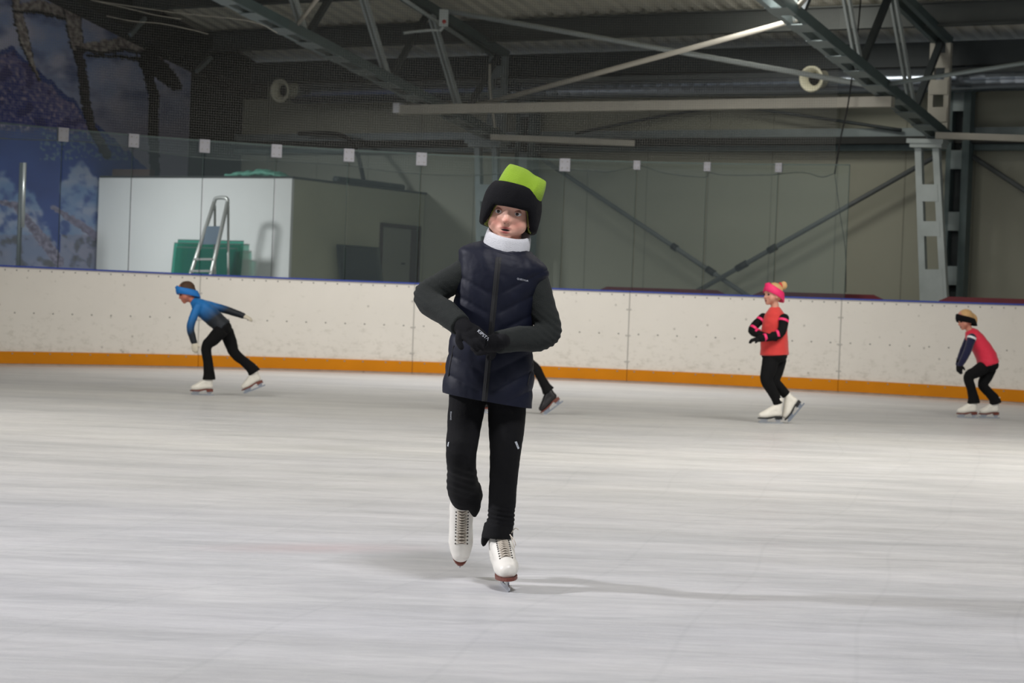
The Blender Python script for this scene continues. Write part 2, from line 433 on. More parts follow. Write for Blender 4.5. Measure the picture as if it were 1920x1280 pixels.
# ================================================================== RINK BOARDS
CC = Vector((0, 19.55, 0)); RR = 8.5
def arc(a, r=RR, z=0): return CC + Vector((math.sin(a) * r, math.cos(a) * r, z))
def arc_angle(px):            # angle on the arc whose point shows in picture column px
    lo, hi = -1.2, 1.2
    for _ in range(40):
        m_ = (lo + hi) / 2
        if proj(arc(m_, RR, .9))[0] < px: lo = m_
        else: hi = m_
    return (lo + hi) / 2
def board_material():
    m = mat('white_board_plastic', (222, 217, 208), .32, 0, 2.2, .05); nt = m.node_tree; L = nt.links.new; b = nt.nodes['Principled BSDF']
    tc = nt.nodes.new('ShaderNodeTexCoord'); src = b.inputs['Base Color'].links[0].from_socket
    mp = nt.nodes.new('ShaderNodeMapping'); mp.inputs['Scale'].default_value = (1, 1, 1.8)
    n = nt.nodes.new('ShaderNodeTexNoise'); n.inputs['Scale'].default_value = 9; n.inputs['Detail'].default_value = 8; n.inputs['Roughness'].default_value = .75
    L(tc.outputs['Object'], mp.inputs[0]); L(mp.outputs[0], n.inputs['Vector'])
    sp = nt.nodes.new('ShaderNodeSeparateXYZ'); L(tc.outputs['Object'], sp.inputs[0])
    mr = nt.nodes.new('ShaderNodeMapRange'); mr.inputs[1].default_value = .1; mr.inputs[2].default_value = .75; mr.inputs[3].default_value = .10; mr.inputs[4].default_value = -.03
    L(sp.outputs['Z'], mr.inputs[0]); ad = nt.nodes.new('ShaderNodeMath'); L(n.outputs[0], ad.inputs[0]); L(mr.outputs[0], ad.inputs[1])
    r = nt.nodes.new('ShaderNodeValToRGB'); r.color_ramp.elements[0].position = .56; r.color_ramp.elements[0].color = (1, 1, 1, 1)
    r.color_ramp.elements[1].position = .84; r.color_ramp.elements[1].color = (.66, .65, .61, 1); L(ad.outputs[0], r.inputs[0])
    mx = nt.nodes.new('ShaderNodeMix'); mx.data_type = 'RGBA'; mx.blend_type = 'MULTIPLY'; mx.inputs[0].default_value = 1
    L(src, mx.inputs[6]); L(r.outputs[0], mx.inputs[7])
    # sparse dark puck marks
    v = nt.nodes.new('ShaderNodeTexVoronoi'); v.inputs['Scale'].default_value = 4.5; L(tc.outputs['Object'], v.inputs['Vector'])
    r2 = nt.nodes.new('ShaderNodeValToRGB'); r2.color_ramp.elements[0].position = .03; r2.color_ramp.elements[0].color = (.45, .44, .42, 1)
    r2.color_ramp.elements[1].position = .09; r2.color_ramp.elements[1].color = (1, 1, 1, 1); L(v.outputs['Distance'], r2.inputs[0])
    m3 = nt.nodes.new('ShaderNodeMix'); m3.data_type = 'RGBA'; m3.blend_type = 'MULTIPLY'; m3.inputs[0].default_value = .7
    L(mx.outputs[2], m3.inputs[6]); L(r2.outputs[0], m3.inputs[7]); L(m3.outputs[2], b.inputs['Base Color'])
    return m
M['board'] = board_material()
M['kick'] = mat('yellow_kick_plate', (202, 126, 6), .6, 0, 3, .12, spec=.2)
M['grime'] = mat('grimy_ice_edge', (186, 160, 140), .6, 0, 12, .15)
M['seam'] = mat('board_seam', (182, 179, 172), .6)
seams = [-430, -25, 375, 777, 1180, 1577, 1980, 2400]
angs = [arc_angle(x) for x in seams]
blabel = ['left out-of-frame end', 'far left, beneath the mountain print', 'behind the skater in blue, below the stepladder', 'left of the child in the green hat, below the grey cabin door', 'right of the child in the green hat', 'behind the girl in the red vest', 'far right, behind the crouching skater', '']
def arcbox(mb, a0, a1, r0, r1, z0, z1, n=14):
    rs = []
    for i in range(n + 1):
        a = a0 + (a1 - a0) * i / n
        rs.append([arc(a, r0, z0), arc(a, r1, z0), arc(a, r1, z1), arc(a, r0, z1)])
    mb.rings(rs)
BT = 1.185
allb = []
blab = ['white rink board panel at the far left beyond the picture edge',
        'leftmost white rink board panel, below the mountain print',
        'white rink board panel behind the skater in blue',
        'white rink board panel left of the child in the green hat',
        'white rink board panel just right of the child in the green hat',
        'white rink board panel behind the girl in the pink headband',
        'white rink board panel at the far right behind the crouching skater']
for i in range(7):
    a0, a1 = angs[i] + .0004, angs[i + 1] - .0004
    am = (a0 + a1) / 2
    if i in (0,) : continue
    t = thing('rink_board', blab[i], 'rink board', arc(am, RR + .03), 'curved rink boards')
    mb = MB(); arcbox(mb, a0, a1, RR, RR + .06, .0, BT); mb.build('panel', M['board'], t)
    mb = MB(); arcbox(mb, a0, a1, RR - .022, RR + .0, .03, .175); kp = mb.build('kick_plate', M['kick'], t); kp['label'] = 'orange yellow kick plate'
    mb = MB(); arcbox(mb, a0, a1, RR - .015, RR + .10, BT, BT + .02); cr = mb.build('cap_rail', M['blue'], t); cr['label'] = 'blue capping strip'
    mb = MB(); L_ = (a1 - a0)
    def scr(r, z, w_, h_, a):
        c = arc(a, r, z); MB().ell(c, Vector((math.cos(a), -math.sin(a), 0)) * w_, UP * h_, Vector((math.sin(a), math.cos(a), 0)) * .004, 8, 4).build('screw', M['screw'], t)
    for k in range(18): scr(RR - .002, BT - .035, .010, .010, a0 + L_ * (k + .5) / 18)
    for k in range(11):
        scr(RR - .002, .64, .012, .010, a0 + L_ * (k + .5) / 11); scr(RR - .024, .15, .012, .009, a0 + L_ * (k + .35 + .3 * random.random()) / 11)
    mb = MB(); arcbox(mb, a1 - .0009, a1 + .0004, RR - .003, RR + .02, .19, BT, 1)
    mb.build('seam_strip', M['seam'], t)
    for z in (.28, .62, .96): mb = MB(); arcbox(mb, a1 - .0045, a1 + .0036, RR - .006, RR - .001, z - .008, z + .008, 1); mb.build('joint_bracket', M['seam'], t)
    allb.append(t)
mb = MB(); arcbox(mb, angs[1], angs[7], RR - .09, RR - .001, -.004, .008, 60)
gr = mb.build('trim_1', M['grime'], loc=CC); struct(gr, 'grimy brownish ice line along the foot of the boards', 'ice edge')

# glass
gx = [-147, -14, 118, 250, 383, 518, 654, 790, 925, 1059, 1194, 1326, 1460, 1594]
def ang_top(px, z):
    lo, hi = -1.2, 1.2
    for _ in range(40):
        m_ = (lo + hi) / 2
        if proj(arc(m_, RR + .06, z))[0] < px: lo = m_
        else: hi = m_
    return (lo + hi) / 2
GT = 2.90
ga = [ang_top(x, GT - .1) for x in gx]
where = ['before the mountain print, beyond the left frame edge', 'at the left frame edge before the mountain print', 'over the right part of the mountain print', 'before the left end of the white cabin wall', 'before the white cabin, left of the ladder top', 'before the white cabin corner, right of the stepladder', 'before the grey cabin side wall', 'before the grey cabin door', 'just left of the green hat', 'just right of the green hat', 'second right of the green hat', 'third right of the green hat', 'fourth right of the green hat', '']
for i in range(len(ga) - 1):
    a0, a1 = ga[i] + .0008, ga[i + 1] - .0008
    if i == 0: continue
    mb = MB(); arcbox(mb, a0, a1, RR + .055, RR + .067, BT + .02, GT - .012, 1)
    g = mb.build('protective_glass', M['glass'], loc=arc((a0 + a1) / 2, RR + .06, BT + .02))
    tag(g, 'clear glass pane on the boards, ' + where[i], 'rink glass', 'protective glass panes')
    mb = MB(); arcbox(mb, a0, a1, RR + .055, RR + .067, GT - .012, GT, 1); mb.build('top_edge', M['edge'], g)
    mb = MB(); arcbox(mb, a1 - .0006, a1 + .0001, RR + .056, RR + .067, BT + .02, GT, 1); mb.build('side_edge', M['edge'], g)
cl = ['over the mountain print', 'over the left end of the white cabin', 'above the stepladder', 'above the white cabin corner', 'above the grey cabin side wall', 'above the grey cabin door', 'hidden behind the green hat', 'just right of the green hat', 'second right of the green hat', 'third right of the green hat', 'nearest the dark net rope']
clabs = {118: 'over the mountain print', 250: 'at the right edge of the mountain print', 383: 'straight above the stepladder', 518: 'left of the white cabin corner',
         654: 'above the grey cabin roof by the hanging cable', 790: 'above the right end of the grey cabin', 1059: 'just right of the green hat', 1194: 'where the net edge peaks', 1326: 'third right of the green hat', 1460: 'rightmost, nearest the dark net rope'}
for x, a in zip(gx, ga):
    if x not in clabs: continue
    big = x < 1100; hw = .070 if big else .045; hz = .085 if big else .06
    tx = Vector((math.cos(a), -math.sin(a), 0)); ty = Vector((math.sin(a), math.cos(a), 0))
    c = arc(a, RR + .061, GT - hz + .012)
    t = tag(MB().box(c, tx * hw, ty * .022, UP * hz).build('glass_clip', M['clip'], loc=c, bevel=.006), 'square white clip joining two glass panes, ' + clabs[x], 'glass clip', 'white glass clips')
    for dx in (-.5, .5):
        for dz in (-.5, .5): MB().ell(c - ty * .024 + tx * hw * dx + UP * hz * dz, tx * .010, UP * .010, ty * .004, 8, 4).build('bolt', M['screw'], t)

# ---- protective net above the glass
def net_material():
    m = bpy.data.materials.new('net'); m.use_nodes = True; nt = m.node_tree; nt.nodes.clear(); L = nt.links.new
    out = nt.nodes.new('ShaderNodeOutputMaterial'); uv = nt.nodes.new('ShaderNodeUVMap'); sp = nt.nodes.new('ShaderNodeSeparateXYZ'); L(uv.outputs[0], sp.inputs[0])
    res = []
    for ch in (0, 1):
        f = nt.nodes.new('ShaderNodeMath'); f.operation = 'FRACT'; L(sp.outputs[ch], f.inputs[0])
        g = nt.nodes.new('ShaderNodeMath'); g.operation = 'LESS_THAN'; g.inputs[1].default_value = .075; L(f.outputs[0], g.inputs[0]); res.append(g)
    mx = nt.nodes.new('ShaderNodeMath'); mx.operation = 'MAXIMUM'; L(res[0].outputs[0], mx.inputs[0]); L(res[1].outputs[0], mx.inputs[1])
    tr = nt.nodes.new('ShaderNodeBsdfTransparent'); df = nt.nodes.new('ShaderNodeBsdfDiffuse'); df.inputs[0].default_value = lin((120, 120, 116))
    ms = nt.nodes.new('ShaderNodeMixShader'); L(mx.outputs[0], ms.inputs[0]); L(tr.outputs[0], ms.inputs[1]); L(df.outputs[0], ms.inputs[2]); L(ms.outputs[0], out.inputs[0])
    return m
NETM = net_material()
# net right of the child (drops in front of the far wall) - bottom edge heights from its sagging rope
sag = [(-40, 258), (60, 262), (130, 264), (180, 268), (230, 274), (265, 281), (330, 290), (380, 296), (440, 300), (500, 302), (560, 304), (610, 307), (660, 311), (700, 317), (740, 322), (790, 326), (830, 328), (900, 328), (950, 324), (1000, 317), (1030, 317), (1060, 318), (1120, 321), (1140, 322), (1195, 312), (1210, 313), (1250, 325), (1320, 332), (1330, 324), (1360, 328), (1440, 328), (1470, 325), (1500, 323), (1520, 326), (1542, 332), (1564, 325)]
def net_sheet(name, cols, label):
    vs, fs, uvs = [], [], []
    n = 10
    for px, yb, yt in cols:
        a = ang_top(px, 2.9); base = arc(a, RR + .13)
        pb, pt = P(px, yb, base.y), P(px + (yb - yt) * .036, yt, base.y)
        for k in range(n + 1):
            p = pb.lerp(pt, k / n); vs.append(p); uvs.append((a * RR / .032, p.z / .032))
    for i in range(len(cols) - 1):
        for k in range(n):
            q = i * (n + 1) + k; fs.append((q, q + 1, q + n + 2, q + n + 1))
    me = bpy.data.meshes.new(name); b = vs[0].copy(); me.from_pydata([tuple(v - b) for v in vs], [], fs)
    ul = me.uv_layers.new(name='UVMap')
    for l in me.loops: ul.data[l.index].uv = uvs[l.vertex_index]
    o = link(name, me, NETM, None, b, True); tag(o, label, 'net'); return o
n1 = net_sheet('safety_net', [(x, y, -40) for x, y in sag], 'fine grey safety net hanging in front of the hall above the glass panes')
rope = [P(x, y, arc(ang_top(x, 2.9), RR + .13).y) for x, y in sag]
MB().tube(rope, .006, 6).build('edge_rope', M['net'], n1, smooth=True)
sx = [P(1565, 326, rope[-1].y), P(1577, 255, rope[-1].y), P(1591, 190, rope[-1].y), P(1608, 60, rope[-1].y), P(1617, -40, rope[-1].y)]
MB().tube(sx, .011, 6).build('side_rope', M['black'], n1, smooth=True)
dx = [P(1565, 326, rope[-1].y + .1), P(1575, 400, rope[-1].y + .12), P(1585, 470, rope[-1].y + .12), P(1586, 548, rope[-1].y + .12)]
MB().tube(dx, .005, 5).build('tie_cord', M['net'], n1, smooth=True)
n2 = n1
for pts in ([(170, 0), (240, 16), (290, 28), (340, 36)], [(200, 30), (250, 40), (300, 44), (360, 56), (390, 64)], [(180, 2), (260, 14), (330, 24), (470, 40), (520, 62)]):
    MB().tube([P(x, y, 26.6) for x, y in pts], .0045, 5).build('hanging_cord', M['tubepale'], n2, smooth=True)

# ================================================================== CABIN in the corner
cz = 2.69
cA = Vector((-3.29, 31.2, 0))
def cabst(p): r = p - W0; return r.dot(TD), r.dot(ND)
sA, tA = cabst(cA)
c = MB(); c.box(H(sA / 2 + .03, tA / 2 + .01, cz / 2), TD * (sA / 2 - .03), ND * (tA / 2 - .02), UP * cz / 2)
cab = thing('cabin', 'flat-roofed white and grey cabin in the hall corner behind the glass', 'cabin', H(sA / 2, tA / 2, 0))
c.build('side_wall', M['wallg'], cab)
f = MB().box(H(sA / 2 + .03, tA - .01, cz / 2), TD * (sA / 2 - .03), ND * .03, UP * cz / 2).build('front_wall', M['wallp'], cab); f['label'] = 'white front wall'
# door on the grey side (plane s = sA)
def onside(px, py): return PS(px, py, sA)
def side_rect(x0, x1, y0, z1=None):
    a = onside(x0, y0); b = onside(x1, y0 + (x1 - x0) * .12); return a, b
a, b = onside(714, 420), onside(785, 428)
dtop = (a.z + b.z) / 2 - .0; ta, tb = cabst(a)[1], cabst(b)[1]
fr = MB(); W_ = .05
fr.box(H(sA + .005, ta, dtop / 2), TD * .03, ND * .025, UP * dtop / 2); fr.box(H(sA + .005, tb, dtop / 2), TD * .03, ND * .025, UP * dtop / 2)
fr.box(H(sA + .005, (ta + tb) / 2, dtop), TD * .03, ND * (abs(ta - tb) / 2 + .02), UP * .03)
frm = fr.build('door_frame', M['brown'], cab)
tj = tb + (ta - tb) * .22
dr = MB().box(H(sA + .012, (ta + tj) / 2 - .01, dtop / 2 - .02), TD * .012, ND * (abs(ta - tj) / 2 - .03), UP * (dtop / 2 - .02)).build('door', M['door'], cab)
MB().box(H(sA + .008, (tb + tj) / 2, dtop / 2 - .02), TD * .01, ND * abs(tb - tj) / 2, UP * (dtop / 2 - .02)).build('door_gap', M['brown'], cab)
hp = onside(752, 494); MB().tube([H(sA + .03, cabst(hp)[1], hp.z), H(sA + .07, cabst(hp)[1], hp.z), H(sA + .07, cabst(hp)[1] + .09, hp.z)], .011, 8).build('door_handle', M['black'], dr)
MB().box(H(sA / 2 + .05, tA / 2, cz + .015), TD * (sA / 2 - .03), ND * (tA / 2 + .03), UP * .015).build('roof_slab', M['gable'], cab)
# things on the cabin roof
t = thing('folded_tarp', 'crumpled green tarp lying on the cabin roof', 'tarp', PT(485, 332, tA - .25))
mb = MB(); b0 = PT(485, 331, tA - .25)
for i, (px, h) in enumerate(((440, .06), (455, .09), (472, .10), (490, .12), (505, .13), (518, .10), (530, .04))):
    p = PT(px, 333, tA - .3); p.z = cz + .03 + h * .45
    mb.ell(p, TD * .13, ND * .2, UP * h * .55, 14, 8)
def crump(co, n): return co + n * (fbm(co.x * 6, co.z * 9, 3) * .05)
t2 = blob('folded_tarp', mb, .02, M['tarp'], None, b0, 2, crump); tag(t2, t['label'], 'tarp'); bpy.data.objects.remove(t)
pb = H(sA - .25, 0, 0)
mb = MB()
q = [PS(628, 343, sA - .35), PS(690, 346, sA - .35), PS(755, 348, sA - .35)]
for p_ in q: p_.z = cz + .10
mb.tube(q, .05, 8); pp = mb.build('roof_pipe', M['steel_dark'], loc=q[0], smooth=True); tag(pp, 'dark pipe lying along the grey cabin roof edge', 'pipe')
ldr = MB()
p_ = PT(215, 330, tA - .2); p2 = PT(285, 330, tA - .2); p_.z = p2.z = cz + .09
ldr.bar(p_, p2, .12, .11); pl = ldr.build('timber_offcut', M['brown'], loc=p_); tag(pl, 'dark brown timber lying on the left end of the cabin roof', 'timber')
# cable swooping down to the cabin roof
cbl = MB().tube([PT(560, 250, .5), PT(620, 250, .6), (PT(650, 258, .7)), PT(667, 280, .8), PT(676, 310, 1.0), PT(683, 345, 1.2)], .035, 8).build('hanging_cable', M['black'], loc=PT(620, 250, .6), smooth=True)
tag(cbl, 'thick black cable curving down onto the grey cabin roof', 'cable')

# stepladder and green glass panes leaning on the white wall
def front(px, py, off=.0): return PT(px, py, tA + off)
gp_lab = ['green glass pane leaning on the white cabin wall, nearest behind the ladder', 'green glass pane leaning on the white cabin wall, middle of the stack', 'green glass pane leaning on the white cabin wall, rearmost and tallest']
for i, (x0, x1, yt, o1) in enumerate(((331, 445, 463, .34), (327, 451, 455, .22), (334, 457, 449, .12))):
    a, b = front(x0, yt, o1), front(x1, yt + 3, o1)
    a.z = b.z = (a.z + b.z) / 2
    wd = (b - a); bot = ND * .14; a2, b2 = Vector((a.x, a.y, 0)) + bot - wd * .03, Vector((b.x, b.y, 0)) + bot
    n_ = (b - a).cross(a2 - a).normalized() * .005
    mb = MB().prism([a, b, b2 + wd * .0, a2], n_ * 2); g = mb.build('glass_sheet', M['greenglass'], loc=a2); tag(g, gp_lab[i], 'glass sheet', 'green glass panes behind the ladder')
    MB().bar(a, b, .014, .012).build('top_edge', M['edge'], g)
# ladder
LT, LB = front(417, 374, .78), None
lad = thing('stepladder', 'aluminium stepladder with a hoop handrail standing before the white cabin wall', 'ladder', Vector((front(385, 500, .9).x, front(385, 500, .9).y, 0)))
def lp(px, py, o): return front(px, py, o)
tl, tr_ = lp(402, 378, .85), lp(427, 378, .85)
bl, br_ = lp(345, 600, 1.05), lp(392, 600, 1.05)
def ext0(a, b):   # extend a->b to the ice slab level
    k = a.z / (a.z - b.z); return a + (b - a) * k
bl, br_ = ext0(tl, lp(358, 512, 1.0)), ext0(tr_, lp(396, 512, 1.0))
rails = []
for a_, b_ in ((tl, bl), (tr_, br_)): MB().tube([a_, b_], .03, 8).build('rail', M['alu'], lad, smooth=True)
MB().tube([tl, lp(405, 372, .85), lp(415, 370.5, .85), lp(425, 372, .85), tr_], .028, 8).build('hoop', M['alu'], lad, smooth=True)
def onr(y): 
    k = (y - 378) / (512 - 378.); return tl.lerp(lp(358, 512, 1.0), k), tr_.lerp(lp(396, 512, 1.0), k)
a_, b_ = onr(424); c_, d_ = onr(458)
MB().prism([a_, b_, d_ - ND * .02, c_ - ND * .02], ND * .03).build('platform', M['alub'], lad)
for y in (486, 508, 530, 552, 575):
    a_, b_ = onr(y)
    if min(a_.z, b_.z) < .1: continue
    MB().bar(a_, b_, .09, .03).build('step', M['alu'], lad)
for x in (405, 430):
    a_ = lp(x - 2, 385, .82); k_ = ext0(a_, lp(x - 2, 520, .68)); MB().tube([a_, k_], .018, 8).build('rear_leg', M['alu'], lad, smooth=True)
# clear sheets leaning against the grey cabin side
glabs = ['upright grey glass sheet leaning on the grey cabin wall beside the door']
a = PS(632, 459, sA + .12); b = PS(711, 464, sA + .12); a.z = b.z = (a.z + b.z) / 2
a2, b2 = Vector((a.x, a.y, 0)) + TD * .3, Vector((b.x, b.y, 0)) + TD * .3
g = MB().prism([a, b, b2, a2], TD * .02).build('glass_sheet', M['greyglass'], loc=a2); tag(g, glabs[0], 'glass sheet')
MB().bar(a, b, .02, .014).build('top_edge', M['steel_dark'], g); MB().bar(a, a2, .02, .02, TD).build('side_edge', M['steel_dark'], g)
# pole at far left
a = PS(41, 305, .5); b = Vector((a.x, a.y, 0)) 
pl = MB().tube([b, a], .034, 10).build('pole', M['steel_dark'], loc=b, smooth=True); a_ = a + Vector((.05, -.03, 0)); MB().tube([Vector((a_.x, a_.y, a.z * .66)), a_], .026, 10).build('pale_sleeve', M['alu'], pl, smooth=True); tag(pl, 'upright metal pole standing before the mountain print at far left', 'pole')

# maroon benches behind the boards
for x0, x1, y0, y1, lab in ((1120, 1365, 536, 545, 'long maroon bench back showing above the boards below the crossing wall braces'), (1408, 1660, 545.5, 553, 'maroon bench back showing above the boards behind the girl in the pink headband'), (1757, 1960, 555, 562, 'maroon bench back showing above the boards at far right')):
    a, b = PT(x0, y0, 3.0), PT(x1, y1, 3.0)
    zz = (a.z + b.z) / 2; 
    k = lambda v, h: Vector((v.x, v.y, h))
    t = thing('bench', lab, 'bench', k((a + b) / 2, 0), 'maroon benches behind the boards')
    d = (b - a); d.z = 0; L_ = d.length; d.normalize(); pr = []
    zs = zz
    for q_ in range(9): an = PI / 2 * q_ / 8; pr.append(k(a, 0) + d * (.1 * (1 - math.sin(an))) + UP * (zs - .12 + .12 * (math.sin(an))))
    prf = [k(a, zs - .5)] + [k(a, zs - .10), k(a, zs - .05) + d * .04, k(a, zs) + d * .16, k(b, zs) - d * .16, k(b, zs - .05) - d * .04, k(b, zs - .10), k(b, zs - .5)]
    MB().prism(prf, ND * .05).build('backrest', M['maroon'], t)
    MB().box(k((a + b) / 2, .45) + ND * .25, d * L_ / 2, ND * .2, UP * .03).build('seat', M['maroon'], t)
    for u in (.12, .88):
        MB().bar(k(a, 0).lerp(k(b, 0), u) + ND * .04, k(a, zs - .1).lerp(k(b, zs - .1), u) + ND * .04, .05, .05, TD).build('leg', M['steel_dark'], t)
        MB().bar(k(a, 0).lerp(k(b, 0), u) + ND * .4, k(a, .42).lerp(k(b, .42), u) + ND * .4, .05, .05, TD).build('leg', M['steel_dark'], t)

# ================================================================== HALL STEELWORK
tC = 1.02; BZ = 3.51; SL = .173
cols_ = [(5.61, 'A'), (12.58, 'B')]
def chord(s, t): return H(s, tC + t, BZ + SL * t)
def topch(s, t): return H(s, tC + t, BZ + 1.27 + .19 * t)
side = {0: 'behind the green hat', 1: 'at the right of the picture'}
for ci, (s, nm) in enumerate(cols_):
    tr = thing('roof_truss', 'grey lattice roof truss running to the column ' + side[ci], 'truss', chord(s, 0), 'roof trusses')
    n = 7
    # bottom chord: two rails, batten plates under them
    for o in (-.10, .10):
        MB().bar(chord(s + o, -.25), chord(s + o, 14), .07, .13).build('bottom_rail', M['steel'] if o < 0 else M['steel_teal'], tr)
    u = -.2
    while u < 14:
        MB().bar(chord(s, u) - UP * .07, chord(s, u + .28) - UP * .07, .27, .012).build('batten_plate', M['steel'], tr); u += .62
    for o in (-.09, .09):
        MB().bar(topch(s + o, -.1), topch(s + o, 15), .07, .12).build('top_rail', M['steel_teal'], tr)
    # end post: twin pale flats with plates
    for o in (-.11, .11):
        MB().bar(chord(s + o, 0) + UP * .05, topch(s + o, 0) - UP * .05, .07, .09, ND).build('end_post', M['tubepale'] if ci else M['steel'], tr)
    for z in (.25, .62, .98): MB().box(chord(s, 0) + UP * z + ND * .05, TD * .13, ND * .008, UP * .10).build('end_plate', M['tubepale'] if ci else M['steel'], tr)
    for k in range(n):
        # diagonals: top node 2k -> bottom node 2k+1 (pale pair), bottom 2k+1 -> top 2k+2 (dark)
        a, b = topch(s, 2 * k), chord(s, 2 * k + 1)
        a2, b2 = chord(s, 2 * k + 1), topch(s, 2 * k + 2)
        for o in (-.035, .035):
            MB().bar(a2 + TD * o, b2 + TD * o, .03, .07).build('web_bar', M['steel_pale'], tr)
        MB().bar(a, b, .09, .06).build('diagonal', M['steel_dark'], tr)
    # inner column under the truss
    colm = M['steel_pale'] if ci else M['steel']
    co = thing('lattice_column', 'pale riveted lattice column ' + ('with a T-shaped head at the right, before the far wall' if ci else 'half hidden behind the green hat'), 'column', H(s + .1, tC, 0), 'lattice columns')
    top = chord(s - .05, 0); 
    if ci: xt0, xt1, xb0, xb1 = 1717, 1762, 1727, 1778; yb = 570
    else: xt0, xt1, xb0, xb1 = 891, 935, 896, 944; yb = 545
    def pc(px, py): return PT(px, py, tC)
    for xa, xb in ((xt0 + 6, xb0 + 6), (xt1 - 6, xb1 - 6)):
        a, b = pc(xa, 276 if ci else 268), pc(xb, yb); b = a + (b - a) * (a.z / (a.z - b.z))
        MB().bar(a, b, .09, .10, ND).build('flange', colm, co)
    mb = MB()
    for y0, y1 in ((346, 378), (415, 443), (505, 800)):
        a0, b0 = pc(xt0 + (xb0 - xt0) * (y0 - 276) / 290 + 6, y0), pc(xt1 + (xb1 - xt1) * (y0 - 276) / 290 - 6, y0)
        a1, b1 = pc(xt0 + (xb0 - xt0) * (y1 - 276) / 290 + 6, y1), pc(xt1 + (xb1 - xt1) * (y1 - 276) / 290 - 6, y1)
        if a1.z < 0: 
            k = a0.z / (a0.z - a1.z); a1 = a0 + (a1 - a0) * k; b1 = b0 + (b1 - b0) * (b0.z / (b0.z - b1.z))
        MB().prism([a + ND * .052 for a in (a0, b0, b1, a1)], ND * .01).build('batten_plate', colm, co)
    cx = (xt0 + xt1) / 2 
    a, b = pc(cx - 34, 265 if ci else 266), pc(cx + 34, 266 if ci else 267)
    m1 = MB().bar(a, b, .26, .06); a, b = pc(cx - 29, 272), pc(cx + 31, 273); m1.bar(a, b, .22, .07)
    m1.build('column_head', colm, co)
    # outer post against the wall
    px = 1788 if ci else 978
    base = PT(px, 540, .32); sp, tp = cabst(base)
    po = thing('wall_post', 'dark steel lattice post against the far wall ' + ('beside the pale column at right' if ci else 'behind the green hat'), 'post', H(sp, tp, 0), 'wall posts')
    hz_ = roof_z(.3) - .1
    MB().box(H(sp - .12, tp, hz_ / 2), TD * .035, ND * .10, UP * hz_ / 2).build('flange', M['steel_teal'], po)
    MB().box(H(sp + .12, tp, hz_ / 2), TD * .05, ND * .10, UP * hz_ / 2).build('flange', M['steel_teal'], po)
    MB().box(H(sp, tp - .08, hz_ / 2), TD * .12, ND * .01, UP * hz_ / 2).build('web', M['steel_dark'], po)
    for z in (1.6, 2.35, 3.2, 4.0): MB().box(H(sp, tp + .09, z), TD * .12, ND * .008, UP * .13).build('batten_plate', M['steel'], po)

# purlins on the trusses
for k, t in enumerate((1.5, 3.5, 5.5, 7.5, 9.5, 11.5)):
    mb = MB(); z = roof_z(t)
    mb.box(H(14, t, z - .05), TD * 14.2, ND * .02, UP * .16); mb.box(H(14, t + .05, z + .10), TD * 14.2, ND * .06, UP * .008); mb.box(H(14, t + .05, z - .20), TD * 14.2, ND * .06, UP * .008)
    o = mb.build('trim_%d' % (k + 2), M['purlin'], loc=H(14, t, z)); struct(o, 'steel purlin under the corrugated roof', 'purlin')
mb = MB().box(H(14, .25, 4.66), TD * 14.2, ND * .22, UP * .17); struct(mb.build('trim_8', M['steel_dark'], loc=H(14, .2, 4.6)), 'dark eaves beam at the top of the far wall', 'beam')
# gable edge beam above the mural
mb = MB().bar(H(.25, -.1, roof_z(0) - .30), H(.25, 14, roof_z(14) - .16), .5, .5); struct(mb.build('trim_9', M['gable'], loc=H(.25, 0, 4.6)), 'dark sloping beam above the mountain print', 'beam')
# horizontal girts on the far wall
mb = MB(); mb.box(H(16, .12, 3.60), TD * 16, ND * .08, UP * .065); g1 = mb.build('trim_10', M['steel'], loc=H(16, .12, 3.6)); struct(g1, 'pale upper rail on the far wall', 'rail')
mb = MB(); mb.box(H(16, .20, 3.485), TD * 16, ND * .14, UP * .05); struct(mb.build('trim_11', M['gable'], loc=H(16, .12, 3.5)), 'black bar painted as the shadow gap of the cable tray on the far wall', 'cable tray')  # dark bar stands in for the shade between the rails
mb = MB(); mb.box(H(16, .12, 3.39), TD * 16, ND * .08, UP * .042); struct(mb.build('trim_12', M['steel_teal'], loc=H(16, .12, 3.4)), 'lower dark rail on the far wall', 'rail')
# tray brackets
# X braces on the far wall
def brace(name, pts, t, r, m, label, group=None, buckle=None):
    q = [PT(x, y, t) for x, y in pts]
    o = MB().tube(q if len(q) == 2 else q, r, 8).build(name, m, loc=q[0], smooth=True); tag(o, label, 'brace', group)
    if buckle:
        for i, (a_, b_) in enumerate(buckle):
            MB().tube([q[0].lerp(q[-1], a_), q[0].lerp(q[-1], b_)], r * 1.45, 8).build('turnbuckle', M['black'], o, smooth=True)
    return o
M['brace'] = mat('grey_brace_paint', (92, 96, 96), .6)
e = PT(1400, 552, .28)
brace('wall_brace', [(985, 277), (1440, 580)], .25, .036, M['brace'], 'diagonal steel brace descending rightwards across the far wall from the green hat', 'far wall braces', [(.62, .64), (.76, .79)])
brace('wall_brace', [(1250, 578), (1760, 290)], .33, .036, M['brace'], 'diagonal steel brace rising rightwards across the far wall to the pale column', 'far wall braces', [(.27, .31), (.39, .42)])
brace('wall_brace', [(1803, 280), (2050, 441)], .25, .036, M['brace'], 'diagonal steel brace descending from the pale column to the right picture edge', 'far wall braces')
brace('wall_brace', [(1080, 250), (1250, 216), (1420, 192)], .20, .024, M['steel_dark'], 'thin dark brace under the pale roof tube rising rightwards', 'upper thin braces')
brace('wall_brace', [(1310, 190), (1480, 213), (1690, 244)], .28, .024, M['steel_dark'], 'thin dark brace under the pale roof tube descending rightwards', 'upper thin braces')
